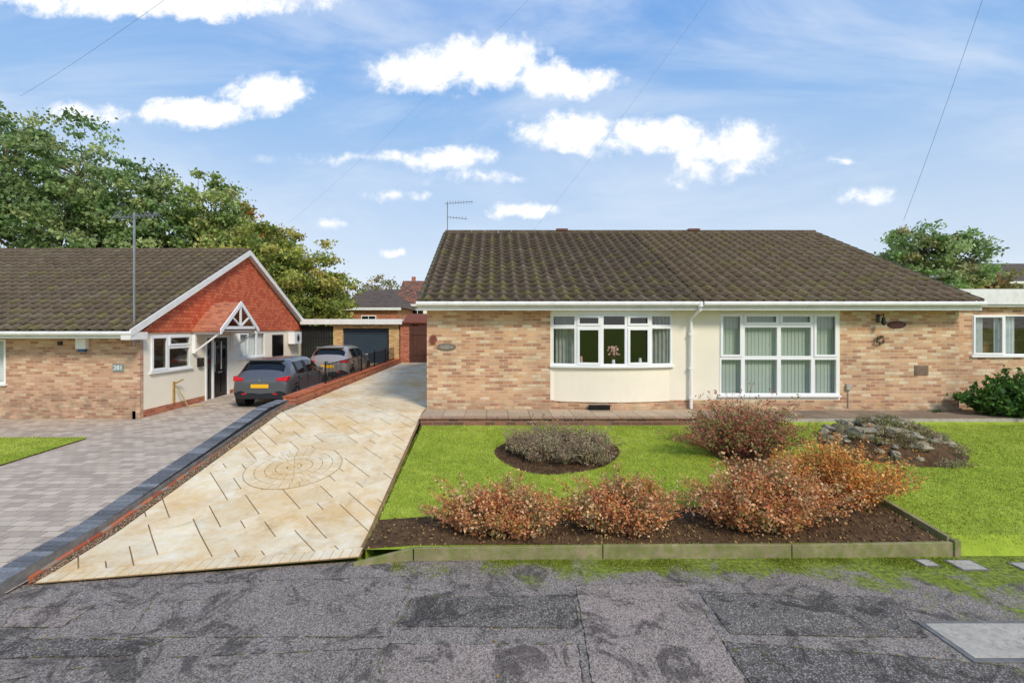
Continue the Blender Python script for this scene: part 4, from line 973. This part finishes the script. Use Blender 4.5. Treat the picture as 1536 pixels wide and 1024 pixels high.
        mb=MB(); a,b=sorted((X(sgn*.86),X(sgn*1.0))); mb.box(a,b,Y(2.55),Y(2.66),Z(.93),Z(1.05),0); mb.obj('door_mirror',paint,e,bevel=.03)
        mb=MB()
        for yy in (1.55,2.62,.82): mb.box(*sorted((X(sgn*.8),X(sgn*.8805))),Y(yy),Y(yy+.008),Z(.42),Z(.9),0)
        mb.box(*sorted((X(sgn*.86),X(sgn*.895))),Y(1.66),Y(1.82),Z(.82),Z(.845),1); mb.box(*sorted((X(sgn*.86),X(sgn*.895))),Y(.92),Y(1.08),Z(.82),Z(.845),1)
        mb.obj('door_details',[m_trim,paint],e)
    return e
car('hatchback_car',-7.15,14.7,float(zp(16.5)),paintmat('dark_grey_paint','#626467'))
car('hatchback_car',-6.9,19.9,float(zp(21.5))+.1,paintmat('silver_grey_paint','#aea69c'))

# ================= SKY / LIGHT =================
W=bpy.data.worlds.new('World'); S.world=W; W.use_nodes=True; t=NT(W.node_tree)
for n_ in list(W.node_tree.nodes): W.node_tree.nodes.remove(n_)
W.cycles.sampling_method='MANUAL'; W.cycles.sample_map_resolution=512
out=t.node('ShaderNodeOutputWorld'); sky=t.node('ShaderNodeTexSky'); sky.sky_type='NISHITA'; sky.sun_disc=False
sd=Vector((.5,-.8,.80)).normalized(); el=math.asin(sd.z); az=math.atan2(sd.x,sd.y)
sky.sun_elevation=el; sky.sun_rotation=az; sky.air_density=1.0; sky.dust_density=.6; sky.ozone_density=1.6
g=t.node('ShaderNodeTexCoord').outputs['Generated']
sp=t.node('ShaderNodeSeparateXYZ'); t.l.new(g,sp.inputs[0]); x,y,z=sp.outputs
ay=t.math('MAXIMUM',t.math('ABSOLUTE',y),.08)
cb=t.node('ShaderNodeCombineXYZ'); t.l.new(t.math('DIVIDE',x,ay),cb.inputs[0]); t.l.new(t.math('DIVIDE',z,ay),cb.inputs[1]); vec=cb.outputs[0]
def vm(op,a,b=None,c=None):
    n=t.node('ShaderNodeVectorMath',operation=op); t.set(n.inputs[0],a)
    if b is not None: t.set(n.inputs[1],b)
    if c is not None: t.set(n.inputs[2],c)
    return n
wn=t.noise(vec,7,3,.6,0,'Color')
w1=vm('SUBTRACT',wn,(.5,.5,.5)).outputs[0]; wv=vm('MULTIPLY_ADD',w1,(.10,.06,0),vec).outputs[0]
fb=t.noise(vec,9,8,.64,.2); fb2=t.noise(vec,30,5,.65)
cl=[(640,104,84,36,1),(735,92,80,44,1),(835,120,90,28,1),(405,144,66,34,1),(300,166,90,24,1),(130,170,60,22,.7),(860,194,88,30,1),(970,204,110,30,1),(1090,220,100,42,.7),(1050,262,60,30,.5),(680,238,66,20,.8),(780,315,46,13,.9),(500,340,26,10,.6),(592,379,22,7,.5),(250,4,240,26,1),(1265,239,26,6,.45),(590,292,50,12,.5),(560,235,170,12,.35),(720,268,80,12,.35),(1310,290,60,18,.3)]
acc=None
for px,py,rx,ry,k in cl:
    a0=(px-742)/725;b0=(490-py)/725; sx=725/rx/1.3; sy=725/ry/1.3
    d=vm('LENGTH',vm('MULTIPLY_ADD',wv,(sx,sy,0),(-a0*sx,-b0*sy,0)).outputs[0]).outputs['Value']
    v=t.math('MULTIPLY_ADD',d,-k,k)
    acc=v if acc is None else t.math('MAXIMUM',acc,v)
acc=t.math('MAXIMUM',acc,0)
nz=t.math('ADD',t.math('MULTIPLY',t.math('SUBTRACT',fb,.5),1.6),t.math('MULTIPLY',t.math('SUBTRACT',fb2,.5),.7))
dens=t.math('ADD',acc,t.math('MULTIPLY',nz,t.mapr(acc,0,.15,0,1)))
front=t.mapr(y,-.05,.1,0,1)
m1=t.math('MULTIPLY',t.mapr(dens,.06,.54,0,1,True),front)
mp=t.node('ShaderNodeMapping'); mp.inputs['Rotation'].default_value[2]=.3; mp.inputs['Scale'].default_value=(.8,2.6,1); t.l.new(vec,mp.inputs[0])
ci=t.noise(mp.outputs[0],1.7,6,.58,.5); m2=t.mapr(ci,.38,.72,0,.65,True)
bg1=t.node('ShaderNodeBackground'); bg1.inputs[1].default_value=.13; t.l.new(sky.outputs[0],bg1.inputs[0])
bgt=t.node('ShaderNodeBackground'); bgt.inputs[1].default_value=1.0
t.l.new(t.ramp(t.mapr(z,0,.62),[(0,C('#eaf1f9')),(.3,C('#cde1f9')),(.62,C('#9ac5f6')),(1,C('#62a2f0'))]),bgt.inputs[0])
bgw=t.node('ShaderNodeBackground'); bgw.inputs[0].default_value=(.80,.88,1,1); bgw.inputs[1].default_value=1.0
bgc=t.node('ShaderNodeBackground'); bgc.inputs[1].default_value=1.1
t.l.new(t.ramp(t.math('ADD',dens,t.math('MULTIPLY',t.math('SUBTRACT',fb2,.5),.6)),[(.15,(.80,.87,.97)),(.55,(1,1,1))]),bgc.inputs[0])
def mxs(f,a,b):
    n=t.node('ShaderNodeMixShader'); t.set(n.inputs[0],f); t.l.new(a.outputs[0],n.inputs[1]); t.l.new(b.outputs[0],n.inputs[2]); return n
s1=mxs(.86,bg1,bgt); s2=mxs(m2,s1,bgw); s3=mxs(m1,s2,bgc)
t.l.new(s3.outputs[0],out.inputs[0])
sl=bpy.data.lights.new('sun','SUN'); sl.energy=3.0; sl.angle=math.radians(14); sl.color=(1,.91,.79)
so=bpy.data.objects.new('sun',sl); S.collection.objects.link(so); so.rotation_euler=sd.to_track_quat('Z','Y').to_euler()
# ================= CAMERA =================
cam=bpy.data.cameras.new('camera'); co=bpy.data.objects.new('camera',cam); S.collection.objects.link(co)
co.location=(0,0,2.8); co.rotation_euler=(math.pi/2,0,0); cam.sensor_width=36; cam.lens=725/1536*36; cam.shift_x=26/1536; cam.shift_y=-22/1536
cam.clip_start=.1; cam.clip_end=3000; S.camera=co
